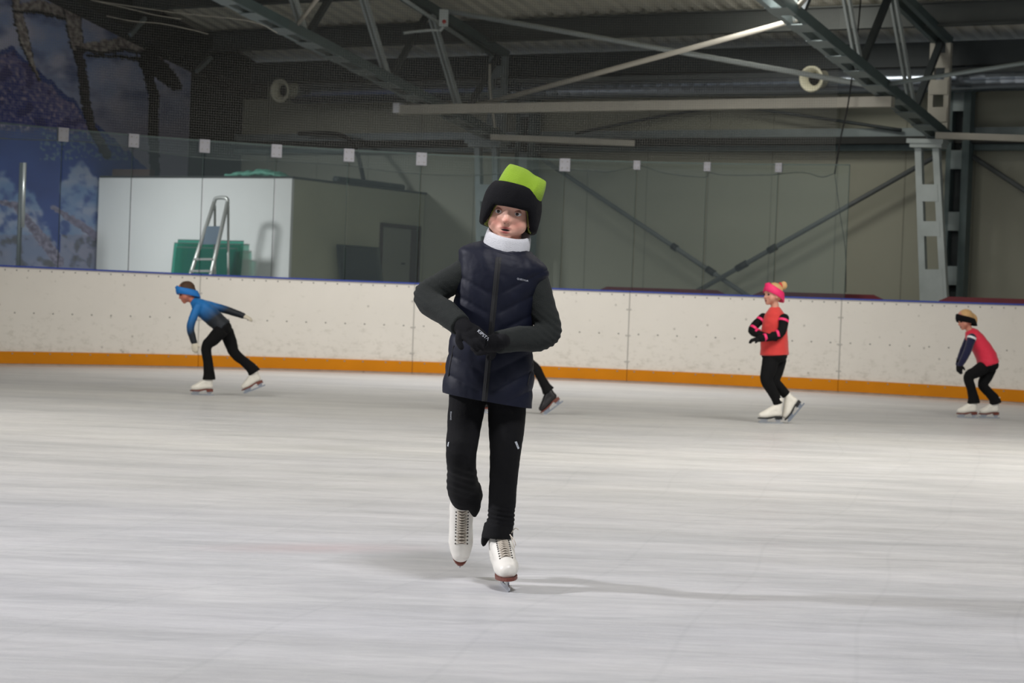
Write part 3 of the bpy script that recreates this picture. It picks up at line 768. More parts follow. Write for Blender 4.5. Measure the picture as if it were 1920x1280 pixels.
# horizontal pale tube between trusses
cA_, cB_ = chord(5.61, 2.05), chord(12.58, 2.05)
a = P(750, 189, 31.05); b = chord(12.58, 2.05) - UP * .12
a = chord(5.61 - .42, 2.05) - UP * .14; b = chord(12.58 + .1, 2.05) - UP * .14
tb = MB().bar(a, b, .13, .13).build('tie_tube', M['tubepale'], loc=a); tag(tb, 'pale square tube spanning between the two roof trusses', 'beam')
MB().box(a - TD * .01 + UP * .02, TD * .05, ND * .09, UP * .07).build('end_cap', M['white'], tb)['label'] = 'bright white end cap'
a, b = PT(918, 257, tC), PT(1190, 268, tC - 1.0 + .35); 
o = MB().bar(P(920, 257, 32.0), P(1190, 269, 31.8), .12, .085).build('bracket_beam', M['tubepale'], loc=P(920, 257, 32)); tag(o, 'pale timber beam sloping from behind the green hat along the wall rail', 'beam')
o = MB().bar(P(1755, 254, 28.6), P(1990, 262, 28.0), .12, .085).build('bracket_beam', M['tubepale'], loc=P(1755, 254, 28.6)); tag(o, 'pale timber beam running right from the pale column head', 'beam')
# roof plane braces
def rod(p, q, r, m, label, group='roof cross braces'):
    o = MB().tube([p, q], r, 8).build('roof_brace', m, loc=p, smooth=True); return tag(o, label, 'brace', group)
rod(chord(5.61, 1.35) - UP * .0, chord(12.58, 5.0), .035, M['tubepale'], 'pale cross brace rising rightwards between the two trusses')
rod(P(835, 20, 29.8), chord(12.58, 2.2), .035, M['steel_pale'], 'shiny cross brace descending rightwards between the two trusses')
rod(chord(12.58, 2.3), P(1990, 108, 25.5), .028, M['steel'], 'thin brace rising rightwards from the right truss')
rod(chord(5.61, 5.3), P(640, -60, 27.0), .03, M['tubepale'], 'short pale rod rising from the left truss bottom rail')
rod(chord(12.58, 5.2), P(1560, -60, 23.6), .03, M['tubepale'], 'short pale rod rising from the right truss bottom rail')
rod(P(744, -10, 29.5), P(905, 97, 32.0), .03, M['steel_pale'], 'thin pale pipe running along the top of the left truss', None)
o = MB().tube([P(918, 120, 31.9), P(919, 170, 31.9), P(928, 240, 31.9)], .02, 8).build('drain_pipe', M['tubepale'], loc=P(918, 120, 31.9), smooth=True); tag(o, 'thin vertical white conduit above the column behind the green hat', 'pipe')
# device box with red mark on the truss
dv = P(832, 34, 29.6)
t = thing('alarm_box', 'small pale box with a red disc hanging on the left truss', 'box', dv)
MB().box(dv, (.065, 0, 0), (0, .05, 0), (0, 0, .12)).build('housing', M['steel_pale'], t, bevel=.01)
MB().ell(dv + Vector((.01, -.055, -.055)), (.028, 0, 0), (0, .012, 0), (0, 0, .03), 12, 6).build('red_disc', M['red'], t)
MB().tube([P(822, 56, 29.6), P(790, 58, 29.6), P(756, 62, 29.6)], .02, 8).build('arm', M['steel_pale'], t, smooth=True)
MB().tube([dv - UP * .12, P(824, 58, 29.6)], .025, 8).build('bracket', M['steel_pale'], t)

# air duct and nozzles
a, b = PT(546, 176, .75), PT(1960, 153, .75)
zz = (a.z + b.z) / 2
sa, sb = cabst(a)[0], cabst(b)[0]
zz = 4.28
n = 60
mb = MB(); rs = []
for i in range(n + 1):
    s_ = sa + (sb - sa) * i / n
    for dd, r in ((0, .175), (.012, .1762), (.03, .175)):
        rs.append([H(s_ + dd, .62, zz) + ND * (math.cos(2 * PI * k / 24) * r) + UP * (math.sin(2 * PI * k / 24) * r) for k in range(24)])
du = mb.rings(rs).build('air_duct', M['duct'], loc=H(sa, .62, zz), smooth=True); tag(du, 'long shiny round air duct running along the far wall', 'duct')
def nozzle(px, py, R0, label):
    face = PT(px, py, 1.1); t = thing('air_nozzle', label, 'nozzle', face, 'air nozzles on the duct')
    ax = (ND * 1.0 + TD * -.05 + Vector((0, 0, -.1))).normalized(); x = ax.cross(UP).normalized(); y = x.cross(ax)
    prof = [(-.40, R0 * .66), (-.08, R0 * .66), (-.05, R0 * .80), (-.03, R0), (0, R0), (.02, R0 * .93), (.0, R0 * .78), (-.05, R0 * .6), (-.08, R0 * .5), (-.12, R0 * .48), (-.3, R0 * .46)]
    rs = [[face + ax * d + x * math.cos(2 * PI * k / 28) * r + y * math.sin(2 * PI * k / 28) * r for k in range(28)] for d, r in prof]
    MB().rings(rs, cap=False).build('trumpet', M['cream'], t, smooth=True)
    MB().rings([[face + ax * -.11 + x * math.cos(2 * PI * k / 28) * r + y * math.sin(2 * PI * k / 28) * r for k in range(28)] for r in (R0 * .49, .01)]).build('throat', M['darkhole'], t)
    MB().tube([face - ax * .15, face - ax * .45], R0 * .62, 20).build('sleeve', M['duct'], t, smooth=True)
nozzle(524, 170, .19, 'cream round air nozzle at the left end of the duct')
nozzle(1521, 148, .185, 'cream round air nozzle beside the right truss')
# little strip lamps above mural
for (x0, y0, x1, y1, lb) in ((368, 134, 396, 108, 'short grey bracket arm under the dark sloping beam, near the duct'), (244, 66, 272, 34, 'short grey bracket arm under the dark sloping beam, above the print')):
    p, q = PS(x0, y0, .8), PS(x1, y1, .8)
    tag(MB().bar(p, q, .05, .06).build('bracket_arm', M['steel'], loc=p), lb, 'bracket')

# ================================================================== SKATERS
def sstep(a, b, x): t = max(0, min(1, (x - a) / (b - a))); return t * t * (3 - 2 * t)
def gau(x, y, z, cx, cy, cz, sx, sz, sy=.02): return math.exp(-((x - cx) / sx) ** 2 - ((z - cz) / sz) ** 2 - ((y - cy) / sy) ** 2)
def frame(o, f, u):
    f = Vector(f).normalized(); u = Vector(u); u = (u - f * u.dot(f)).normalized(); x = u.cross(f) * 1.0
    x = f.cross(u) * -1
    return Matrix(((x.x, f.x, u.x, o[0]), (x.y, f.y, u.y, o[1]), (x.z, f.z, u.z, o[2]), (0, 0, 0, 1)))
def head_shapes(mb, Mx, k=1.0):
    def e(c, r, n=24, m=16):
        X, Y, Z = [Mx.to_3x3() @ Vector(v) * k for v in ((r[0], 0, 0), (0, r[1], 0), (0, 0, r[2]))]
        mb.ell(Mx @ (Vector(c) * k), X, Y, Z, n, m)
    e((0, -.018, .028), (.072, .090, .082)); e((0, -.004, -.012), (.068, .078, .06)); e((0, .014, -.05), (.053, .055, .044))
    for s in (-1, 1): e((.036 * s, .026, -.036), (.030, .032, .034)); e((.072 * s, -.012, -.018), (.008, .017, .028), 14, 10)
    e((0, .046, -.080), (.024, .022, .018)); e((0, .050, -.056), (.034, .021, .026))
    mb.tube([Mx @ (Vector(p) * k) for p in ((0, .064, .004), (0, .073, -.014), (0, .081, -.026))], [.0065 * k, .0072 * k, .0088 * k], 12, True)
    for s in (-1, 1): e((.0085 * s, .073, -.030), (.0068, .009, .0055), 10, 8)
def head_disp(Mx, k=1.0):
    inv = Mx.inverted()
    def f(co, n):
        p = (inv @ co) / k; x, y, z = p
        if z < -.12 or z > .12 or abs(x) > .11 or abs(y) > .13: return co
        if y > .03:
            d = 0
            for s in (-1, 1):
                d -= .0085 * gau(x, y, z, .031 * s, .068, .000, .017, .011, .04)      # eye sockets
                d += .0022 * gau(x, y, z, .031 * s, .068, .019, .020, .006, .04)      # brow ridge
            d += .0032 * gau(x, y, z, 0, .072, -.0515, .016, .0042, .04) + .0048 * gau(x, y, z, 0, .070, -.0655, .015, .005, .04)
            d -= .0080 * gau(x, y, z, 0, .070, -.0585, .0155, .0030, .04)                    # open mouth line
            d -= .0015 * gau(x, y, z, 0, .078, -.0435, .004, .006)                     # philtrum
            d -= .003 * gau(x, y, z, 0, .07, -.074, .016, .005)
            co = co + Mx.to_3x3() @ Vector((0, d * k, 0))
        return co
    return f
def skin_material(name, Mx, base, col=(222, 170, 148), k=1.0):
    """skin with lips, cheeks and dark mouth line placed in the head's own frame"""
    m = mat(name, col, .5, 0, 30, .04); nt = m.node_tree; L = nt.links.new; b = nt.nodes['Principled BSDF']
    b.inputs['Subsurface Weight'].default_value = .08; b.inputs['Subsurface Radius'].default_value = (.01, .004, .002)
    tc = nt.nodes.new('ShaderNodeTexCoord'); mp = nt.nodes.new('ShaderNodeMapping'); mp.vector_type = 'TEXTURE'
    mp.inputs['Location'].default_value = Mx.translation - Vector(base); m3 = Mx.to_3x3().copy(); m3.col[0] = -m3.col[0]; mp.inputs['Rotation'].default_value = m3.to_euler(); mp.inputs['Scale'].default_value = (k, k, k)
    L(tc.outputs['Object'], mp.inputs[0]); src = b.inputs['Base Color'].links[0].from_socket
    def spot(c, r, colr, amt, src):
        q = nt.nodes.new('ShaderNodeMapping'); q.vector_type = 'TEXTURE'; q.inputs['Location'].default_value = c; q.inputs['Scale'].default_value = r
        g = nt.nodes.new('ShaderNodeTexGradient'); g.gradient_type = 'SPHERICAL'; L(mp.outputs[0], q.inputs[0]); L(q.outputs[0], g.inputs[0])
        mm = nt.nodes.new('ShaderNodeMath'); mm.operation = 'MULTIPLY'; mm.use_clamp = True; mm.inputs[1].default_value = amt; L(g.outputs['Fac'], mm.inputs[0])
        x = nt.nodes.new('ShaderNodeMix'); x.data_type = 'RGBA'; L(mm.outputs[0], x.inputs[0]); L(src, x.inputs[6]); x.inputs[7].default_value = lin(colr); return x.outputs[2]
    for s in (-1, 1): src = spot((.036 * s, .06, -.036), (.030, .05, .026), (222, 134, 118), .5, src)
    src = spot((0, .088, -.028), (.016, .03, .012), (220, 140, 122), .8, src)
    src = spot((0, .072, -.0520), (.022, .05, .0068), (176, 92, 86), 1.5, src)
    src = spot((0, .072, -.0655), (.019, .05, .0080), (190, 98, 92), 1.5, src)
    src = spot((0, .070, -.0588), (.0175, .05, .0042), (34, 10, 10), 2.8, src)
    for s in (-1, 1):
        src = spot((.006 * s, .083, -.0375), (.0042, .02, .0028), (96, 44, 38), 2.0, src)
        src = spot((.031 * s, .07, .021), (.018, .05, .005), (104, 74, 56), 1.6, src)
    L(src, b.inputs['Base Color']); return m
def hand(mb, w, d, n, k=.85, side=1, curl=(.25, .5), rk=1.0):
    w, d, n = Vector(w), Vector(d).normalized(), Vector(n); n = (n - d * n.dot(d)).normalized(); s = d.cross(n) * side
    mb.ell(w + d * .038 * k, d * .046 * k, s * .035 * k, n * .016 * k * rk, 18, 12); mb.tube([w - d * .03 * k, w + d * .02 * k], .022 * k * rk, 12, True)
    for i, L_ in enumerate((.046, .053, .049, .038)):
        r0 = w + d * (.068 - .004 * abs(i - 1.3)) * k + s * (.0265 - .0178 * i) * k
        a = curl[0]; p1 = r0 + (d * math.cos(a) + n * math.sin(a)) * L_ * .5 * k; a += curl[1]; p2 = p1 + (d * math.cos(a) + n * math.sin(a)) * L_ * .32 * k
        a += curl[1]; p3 = p2 + (d * math.cos(a) + n * math.sin(a)) * L_ * .25 * k
        mb.tube([r0 - d * .012 * k, p1, p2, p3], [.0088 * k * rk, .0084 * k * rk, .0078 * k * rk, .0068 * k * rk], 10, True)
    r0 = w + d * .022 * k + s * .026 * k; p1 = r0 + (d * .55 + s * .75 + n * .25).normalized() * .028 * k; p2 = p1 + (d * .9 + s * .35 + n * .4).normalized() * .024 * k
    mb.tube([r0, p1, p2], [.0115 * k * rk, .0098 * k * rk, .0080 * k * rk], 10, True)

from mathutils.bvhtree import BVHTree
M['boot'] = mat('white_skate_leather', (232, 228, 218), .38, 0, 14, .06)
M['bootdark'] = mat('black_skate_leather', (26, 24, 26), .4)
M['soleb'] = mat('brown_skate_sole', (112, 58, 46), .45, 0, 10, .15)
M['solek'] = mat('black_skate_sole', (30, 30, 32), .45)
M['blade'] = mat('skate_blade_steel', (190, 194, 200), .22, .9, 20, .08)
M['lace'] = mat('off_white_lace', (206, 196, 180), .8)
M['tongue'] = mat('grey_skate_tongue', (128, 118, 106), .8, 0, 30, .15)
M['hook'] = mat('skate_hook', (70, 66, 62), .4, .6)
def skate(parent, origin, f, u, k=1.0, boot='boot', sole='soleb', voxel=.005, detail=False, label=None):
    Mx = frame(origin, f, u)
    def shp(mb):
        mb.tube([(0, .028, .094), (0, .09, .088), (0, .145, .076), (0, .185, .070)], [.033, .035, .037, .028], 18, True)
        mb.tube([(0, .045, .145), (0, .09, .120), (0, .135, .094), (0, .17, .080)], [.036, .034, .031, .026], 16, True)
        mb.tube([(0, .038, .10), (0, .034, .16), (0, .030, .232)], [.035, .037, .043], 18)
    mb = MB(); shp(mb)
    def zs(y): return .045 + .018 * (1 - sstep(.05, .13, y))
    def dsp(co, n):
        co = co.copy(); co.z = max(co.z, zs(co.y))
        if co.y > .1: co.z = min(co.z, 9)
        co.x *= 1 + .16 * (1 - sstep(.13, .2, co.z))
        return co
    me = baked(mb, voxel, 8, dsp); tree = BVHTree.FromPolygons([v.co.copy() for v in me.vertices], [tuple(q.vertices) for q in me.polygons]); me.transform(Matrix.Scale(k, 4))
    base = world_loc(parent)
    T = Matrix.Translation(-base) @ Mx
    me.transform(T); me.materials.clear()
    bo = link('ice_skate', me, M[boot], parent, None, True)
    if label: bo['label'] = label
    def part(name, mb, m, smooth=False):
        for i, v in enumerate(mb.v): mb.v[i] = Mx @ (Vector(v) * k)
        return mb.build(name, m, bo, smooth=smooth)
    # sole: outline extruded
    out = []
    for i in range(28):
        a = 2 * PI * i / 28; y = .105 + .112 * -math.cos(a); wdt = .034 + .009 * sstep(.08, .15, y) - .004 * gau(0, 0, 0, 0, 0, 0, 1, 1)
        out.append((wdt * math.sin(a) * (1 if abs(math.sin(a)) > .6 else 1), y))
    def outl(dz, g=1.0): return [Vector((x * g, y, zs(y) + dz)) for x, y in out]
    mb = MB().rings([outl(-.008), outl(.003, 1.02)]); so_ = part('sole', mb, M[sole])
    so_['label'] = 'brown sole' if sole == 'soleb' else 'black sole'
    mb = MB(); hl = [(x, y) for x, y in out if y < .07]
    hl.sort(key=lambda q: math.atan2(q[1] - .035, q[0])); mb.rings([[Vector((x * .8, y * .95, .034)) for x, y in hl], [Vector((x, y, .058)) for x, y in hl]]); part('heel', mb, M[sole])
    # blade: runner with toe picks + two stanchions
    pr = [(0, -.018, .006), (0, -.012, .0), (0, .19, .0), (0, .205, .006), (0, .214, .016), (0, .210, .018), (0, .206, .014), (0, .200, .024), (0, .17, .014), (0, -.016, .013)]
    mb = MB().prism([Vector(p) for p in pr], (.0042, 0, 0))
    mb.prism([Vector(p) for p in ((0, .015, .010), (0, .045, .010), (0, .058, .036), (0, .004, .036))], (.006, 0, 0))
    mb.prism([Vector(p) for p in ((0, .135, .010), (0, .185, .010), (0, .196, .040), (0, .118, .040))], (.006, 0, 0))
    mb.box((0, .033, .0355), (.016, 0, 0), (0, .033, 0), (0, 0, .002)); mb.box((0, .156, .0385), (.020, 0, 0), (0, .042, 0), (0, 0, .002))
    part('blade', mb, M['blade'])
    if detail:
        inn = [(Vector((0, .150, .070)), Vector((0, .30, 1))), (Vector((0, .105, .095)), Vector((0, .55, 1))), (Vector((0, .065, .125)), Vector((0, 1, .75))), (Vector((0, .038, .165)), Vector((0, 1, .2))), (Vector((0, .034, .225)), Vector((0, 1, .02)))]
        def at(t, x, off):
            q = t * (len(inn) - 1); i_ = min(int(q), len(inn) - 2); f_ = q - i_
            c_ = inn[i_][0].lerp(inn[i_ + 1][0], f_); d_ = inn[i_][1].normalized().lerp(inn[i_ + 1][1].normalized(), f_).normalized()
            h = tree.ray_cast(c_ + d_ * .12 + Vector((x, 0, 0)), -d_)[0]
            return (h + d_ * off) if h else c_ + d_ * .04
        n_ = 11; top_ = detail
        mb = MB(); rs = []
        for k_ in range(23):
            t = k_ / 22 * top_; rs.append([at(t, x, .0012 - abs(x) * .03) for x in (-.013, -.0065, 0, .0065, .013)] + [at(t, x, -.004) for x in (.013, -.013)])
        mb.rings(rs); part('tongue', mb, M['tongue'], True)
        for k_ in range(n_):
            t0 = k_ / n_ * top_; t1 = (k_ + .8) / n_ * top_
            for s_ in (-1, 1):
                part('lace', MB().tube([at(t0, -s_ * .017, .0012), at((t0 + t1) / 2, 0, .0042), at(t1, s_ * .017, .0012)], .0019, 6), M['lace'], True)
                h_ = at(t0, s_ * .0205, .0008); part('hook', MB().ell(h_, (.0028, 0, 0), (0, .0028, 0), (0, 0, .0028), 8, 5), M['hook'], True)
        part('toe_seam', MB().tube([at(-.0, x, .0004) for x in (-.02, -.008, .008, .02)], .0011, 6), M['tongue'], True)
    return bo, Mx
def stand(mb, Mx, k): pass
def ellipse(c, X, Y, n=20, e=2.0):
    out = []
    for i in range(n):
        a = 2 * PI * i / n; ca, sa = math.cos(a), math.sin(a)
        out.append(c + X * math.copysign(abs(ca) ** (2 / e), ca) + Y * math.copysign(abs(sa) ** (2 / e), sa))
    return out
def folds(amp, fx=30, fz=60):
    def f(co, n): return co + n * (amp * fbm(co.x * fx, co.y * fx * .3 + co.z * fz, 3))
    return f
SK = (214, 160, 138)
def fabric(name, col, rough=.85, b=.5, bs=300, sheen=.25): return mat(name, col, rough, 0, 25, .08, b, bs, .3, sheen)

from mathutils.bvhtree import BVHTree
def bvh(o):
    me = o.data; b = world_loc(o); return BVHTree.FromPolygons([v.co + b for v in me.vertices], [tuple(p.vertices) for p in me.polygons])
def hit(tree, px, py, off=.0015):
    d = (P(px, py, 10) - EYE).normalized(); h = tree.ray_cast(EYE, d)[0]
    return (h - d * off) if h else None
def print_on(o, tree, off=.0012):     # lay flat lettering onto the surface below it
    b = world_loc(o)
    for v in o.data.vertices:
        w_ = v.co + b; d = (w_ - EYE).normalized(); h = tree.ray_cast(EYE, d)[0]
        if h: v.co = h - d * off - b
    return o
# ------------------------------------------------ the child in the green hat
YC = 7.09
def Q(px, py, d=0.0): return P(px, py, YC + d)
foot0 = P(945, 1101, 7.08); foot0.z = 0
Mh = frame(Q(955.5, 398, .0), (-.07, -.99, -.05), (.115, 0, 1))
body = MB(); head_shapes(body, Mh)
body.tube([Q(954, 425, .015), Q(951, 455, .015), Q(946, 490, .01)], [.045, .046, .06], 18, True)
def erings(mb, L_, e=2.0, n=28):
    mb.rings([ellipse(c, X, Y, n, e) for c, X, Y in L_])
def lev(px, py, hw, hd, tilt, d=0.0, off=0):
    k = (YC) / 4000; return (Q(px, py, d), Vector((math.cos(tilt), 0, -math.sin(tilt))) * hw * k, Vector((0, 1, 0)) * hd)
erings(body, [lev(915, 735, 58, .07, .1), lev(920, 690, 62, .075, .1), lev(926, 600, 58, .07, .1), lev(938, 510, 62, .07, .16), lev(946, 470, 40, .055, .2), lev(950, 455, 26, .045, .2)], 2.2)
SHL, ELL, WRL = Q(884, 500, .0), Q(799, 557, -.03), Q(866, 611, -.185)
HDL, HDR = Q(903, 640, -.245) - Q(866, 611, -.185), Q(882, 652, -.135) - Q(930, 642, -.185)
SHR, ELR, WRR = Q(1004, 512, .0), Q(1026, 627, -.04), Q(930, 642, -.185)
body.tube([SHL, ELL, WRL], [.033, .030, .022], 14, True); body.tube([SHR, ELR, WRR], [.033, .030, .022], 14, True)
HL, KL, AL = Q(884, 725, .0), Q(864, 850, -.07), Q(866, 946, .17)
HR, KR, AR = Q(954, 735, .0), Q(946, 852, -.03), Q(940, 1003, .03)
LEGL = [Q(880, 722), Q(872, 785, -.02), Q(865, 848, -.07), Q(866, 880, -.01), Q(867, 906, .06), Q(872, 922, .10), Q(877, 936, .125)]
LEGR = [Q(951, 728), Q(950, 790, -.01), Q(947, 850, -.03), Q(944, 900, -.01), Q(941, 950, .01), Q(939, 982, .02)]
h1 = P(941, 1085, 7.16); h1.z = 0.0; F1 = frame(h1, (.13, -.99, 0), (-.09, 0, 1))
f2, u2 = Vector((.05, -.45, -.87)), Vector((.06, -.87, .48)); F2_ = frame((0, 0, 0), f2, u2)
o2 = Q(866, 948, .165) - F2_.to_3x3() @ Vector((0, .04, .15)); F2 = frame(o2, f2, u2)
body.tube(LEGL[:-1], [.044, .040, .034, .031, .028, .024], 14, True); body.tube(LEGR, [.044, .040, .034, .031, .029, .026], 14, True)
for F_, l_ in ((F1, LEGR[-1]), (F2, LEGL[-2])): body.tube([l_, F_ @ Vector((0, .038, .14)), F_ @ Vector((0, .07, .095)), F_ @ Vector((0, .15, .078))], [.024, .022, .020, .016], 12, True)
hand(body, WRL, HDL, (.15, .75, -.6), .93, -1, (.2, .35), .8); hand(body, WRR, HDR, (0, .95, .2), .86, 1, (.15, .3), .8)
pb_ = body
main = blob('person', body, .0042, skin_material('child_skin', Mh, foot0, (224, 172, 150)), None, foot0, 5, head_disp(Mh), .45)
tag(main, 'child in green and black hat, navy vest and black trousers skating towards the camera', 'person')
# eyes
M['eyew'] = mat('eye_white', (206, 200, 196), .25); M['iris'] = mat('brown_iris', (46, 30, 24), .2); M['pupil'] = mat('eye_pupil', (6, 5, 5), .15)
M['lid'] = mat('eyelid_skin', (190, 138, 120), .5, 0, 30, .04)
for s in (-1, 1):
    c = Mh @ Vector((.0315 * s, .0530, -.0005)); R3 = Mh.to_3x3(); fw_ = (R3 @ Vector((-.05, 1, -.03))).normalized(); xx = R3 @ Vector((1, 0, 0)); zz_ = R3 @ Vector((0, 0, 1))
    ey = MB().sph(c, .0124, 20, 14).build('eye', M['eyew'], main, smooth=True)
    MB().ell(c + fw_ * .0082, xx * .0070, zz_ * .0070, fw_ * .0047, 16, 8).build('iris', M['iris'], ey, smooth=True)
    MB().ell(c + fw_ * .0110, xx * .0032, zz_ * .0032, fw_ * .0024, 12, 6).build('pupil', M['pupil'], ey, smooth=True)
    for up_, lo, hi in ((1, .34, 1.35), (-1, .60, 1.35)):
        rs = []
        for r in (.0130, .0136):
            for i in range(7) if r == .0130 else range(6, -1, -1):
                el = lo + (hi - lo) * i / 6; row = []
                for j in range(13):
                    az = -1.25 + 2.5 * j / 12; e2 = el * (math.cos(az * .85)) if i == 0 else el
                    e2 = lo * math.cos(az * .9) + (el - lo)
                    row.append(c + (fw_ * math.cos(az) * math.cos(e2) + xx * math.sin(az) * math.cos(e2) + zz_ * up_ * math.sin(e2)) * r)
                rs.append(row)
        MB().rings(rs + [rs[0]], cap=False, closed=False).build('eyelid', M['lid'], ey, smooth=True)
# --- quilted vest
M['vest'] = mat('navy_quilted_nylon', (14, 18, 35), .58, 0, 20, .12, .12, 60, .26)
M['fleece'] = fabric('charcoal_fleece', (36, 39, 37), .95, .5, 260, .03)
M['trouser'] = fabric('black_stretch_fabric', (7, 7, 9), .9, .2, 200, .0)
M['glove'] = fabric('black_glove_knit', (14, 14, 17), .95, .4, 400, .0)
Lv = [lev(913, 750, 86, .118, .14), lev(915.5, 722, 84.5, .116, .13), lev(919, 690, 82.5, .112, .12), lev(921.5, 650, 79, .108, .11), lev(924, 605, 76, .105, .11), lev(928, 560, 75.5, .104, .12),
      lev(936, 522, 80, .102, .14), lev(943, 499, 86, .095, .17), lev(944.5, 485, 84, .086, .19), lev(947, 474, 71, .080, .20), lev(949, 466, 53, .077, .2), lev(950.5, 461, 43, .071, .17), lev(951, 456, 39, .066, .16)]
for i_, z_ in ((-4, .10), (-3, .2), (-2, .3), (-1, .3)): Lv[i_] = (Lv[i_][0], Lv[i_][1], Vector((0, Lv[i_][2].y, Lv[i_][2].y * z_)))
def dense(L_, sub):
    out = []
    n = len(L_) - 1
    for i in range(n):
        p0, p1, p2, p3 = L_[max(i - 1, 0)], L_[i], L_[i + 1], L_[min(i + 2, n)]
        for k in range(sub):
            t = k / sub
            out.append(tuple(.5 * ((2 * p1[c]) + (p2[c] - p0[c]) * t + (2 * p0[c] - 5 * p1[c] + 4 * p2[c] - p3[c]) * t * t + (3 * p1[c] - p0[c] - 3 * p2[c] + p3[c]) * t ** 3) for c in range(3)))
    out.append(L_[-1]); return out
def zipx(py): return 908 + (755 - py) * .0985
def quilt(p, n):
    x, y = proj(p); dx = abs(x - zipx(y)); front = 1 if n.y < .3 else .6
    v = (y + .52 * dx) / 37.0; fr_ = abs(math.sin(PI * v)); q = .0056 * (fr_ ** .45)
    amt = sstep(505, 560, y + .4 * dx) * .9 + .1
    amt *= sstep(4, 16, dx) * (1 - .6 * sstep(744, 755, y))
    w_ = .007 * fbm(p.x * 13 + p.z * 6, p.z * 9, 2) + .003 * fbm(p.x * 45, p.z * 20 + p.x * 20, 3, 5)
    return p + n * ((q - .0035) * amt + w_)
rg = []
Ld = dense(Lv, 14); N_ = 150
for c, X, Y in Ld:
    e_ = ellipse(c, X, Y, N_, 2.35); row = []
    for p in e_:
        n_ = (p - c); n_ = Vector((n_.x / X.length ** 2, n_.y / Y.length ** 2, 0)).normalized(); row.append(quilt(p, n_))
    rg.append(row)
# inner lining return at the hem
c, X, Y = Ld[0]; rg = [ellipse(c + UP * .03, X * .86, Y * .86, N_, 2.35), ellipse(c + UP * .001, X * .95, Y * .95, N_, 2.35)] + rg
ve = MB().rings(rg, cap=False).build('vest', M['vest'], main, smooth=True); ve['label'] = 'navy quilted zip vest'
def vfront(px, py, off=.004):      # point on the vest front below a picture point
    best = None
    for (c, X, Y) in Ld:
        x, y = proj(c)
        u = (px - x) * YC / 4000 / X.length
        yy = y + (px - x) * math.tan(math.atan2(-X.z, X.x))
        if best is None or abs(yy - py) < best[0]:
            best = (abs(yy - py), c, X, Y, u)
    _, c, X, Y, u = best; u = max(-.98, min(.98, u)); dd = (1 - abs(u) ** 2.35) ** (1 / 2.35)
    pt = P(px, py, c.y - Y.y * dd - off); return pt
vt_ = bvh(ve); zpts = [hit(vt_, zipx(y), y, .002) for y in range(482, 757, 6)]
mb = MB(); rs = []
for p in zpts: rs.append([p + Vector((-.0095, .006, 0)), p + Vector((-.0095, -.001, 0)), p + Vector((-.003, -.003, 0)), p + Vector((.003, -.003, 0)), p + Vector((.0095, -.001, 0)), p + Vector((.0095, .006, 0))])
M['zip'] = mat('black_zip_tape', (12, 12, 14), .6); mb.rings(rs); zi = mb.build('zip', M['zip'], ve); zi['label'] = 'black front zip'
MB().tube([p + Vector((0, -.004, 0)) for p in zpts], .0018, 6).build('zip_teeth', M['black'], zi)
M['logo'] = mat('pale_print', (205, 208, 214), .6)
o_ = vfront(980, 524.5, .05); print_on(text('chest_logo', 'QUECHUA', .0078, o_, (1, 0, -.17), (.17, 0, 1), M['logo'], ve, 0), bvh(ve))
for pts in ([(851, 648), (848, 664), (843, 690), (841, 705)], [(1001, 655), (999, 680), (993, 705), (989, 722)]):
    MB().tube([q_ for q_ in (hit(vt_, x, y, .0) for x, y in pts) if q_], .0028, 6).build('pocket_zip', M['zip'], ve, smooth=True)
# collar
cr_ = []
for dz, g in ((-.004, 1.01), (.004, 1.02), (.010, .99), (.008, .93), (-.01, .90)):
    c, X, Y = Lv[-1]; cr_.append(ellipse(c + UP * dz, X * g, Y * g, 40, 2.1))
MB().rings(cr_, cap=False).build('collar', M['zip'], ve, smooth=True)
# --- sleeves
def sleevef(el):
    def f(co, n):
        d = (co - el).length; a = math.exp(-(d / .07) ** 2)
        return co + n * (.0022 * a * math.sin((co.z * .8 + co.x * .6) * 330) + .004 * fbm(co.x * 22, co.z * 30, 3) - 0)
    return f
def cuff_shape(mb, a, b, r):
    d = (b - a).normalized(); mb.tube([b - d * .03, b], [r, r * 1.0], 20)
for sh, el, wr, rr in ((SHL, ELL, WRL, (.048, .0455, .037)), (SHR, ELR, WRR, (.047, .0455, .037))):
    d = (wr - el).normalized(); mb = MB(); s0 = sh + (Vector((.015, 0, .006)) if sh.x < -.1 else Vector((-.010, 0, .004)))
    pts, rd = smooth_path([s0, sh.lerp(el, .5) + Vector((.0, -.0, -.002)), el, el.lerp(wr, .55), wr - d * .004], [rr[0], rr[0] * .98, rr[1], (rr[1] + rr[2]) / 2 + .001, rr[2]], 5)
    mb.tube(pts[::3] + [pts[-1]] if pts[::3][-1] != pts[-1] else pts[::3], (rd[::3] + [rd[-1]]) if pts[::3][-1] != pts[-1] else rd[::3], 20); mb.sph(s0, rr[0] * .98)
    sl = blob('sleeve', mb, .0045, M['fleece'], main, None, 6, sleevef(el)); sl['label'] = 'charcoal fleece sleeve'
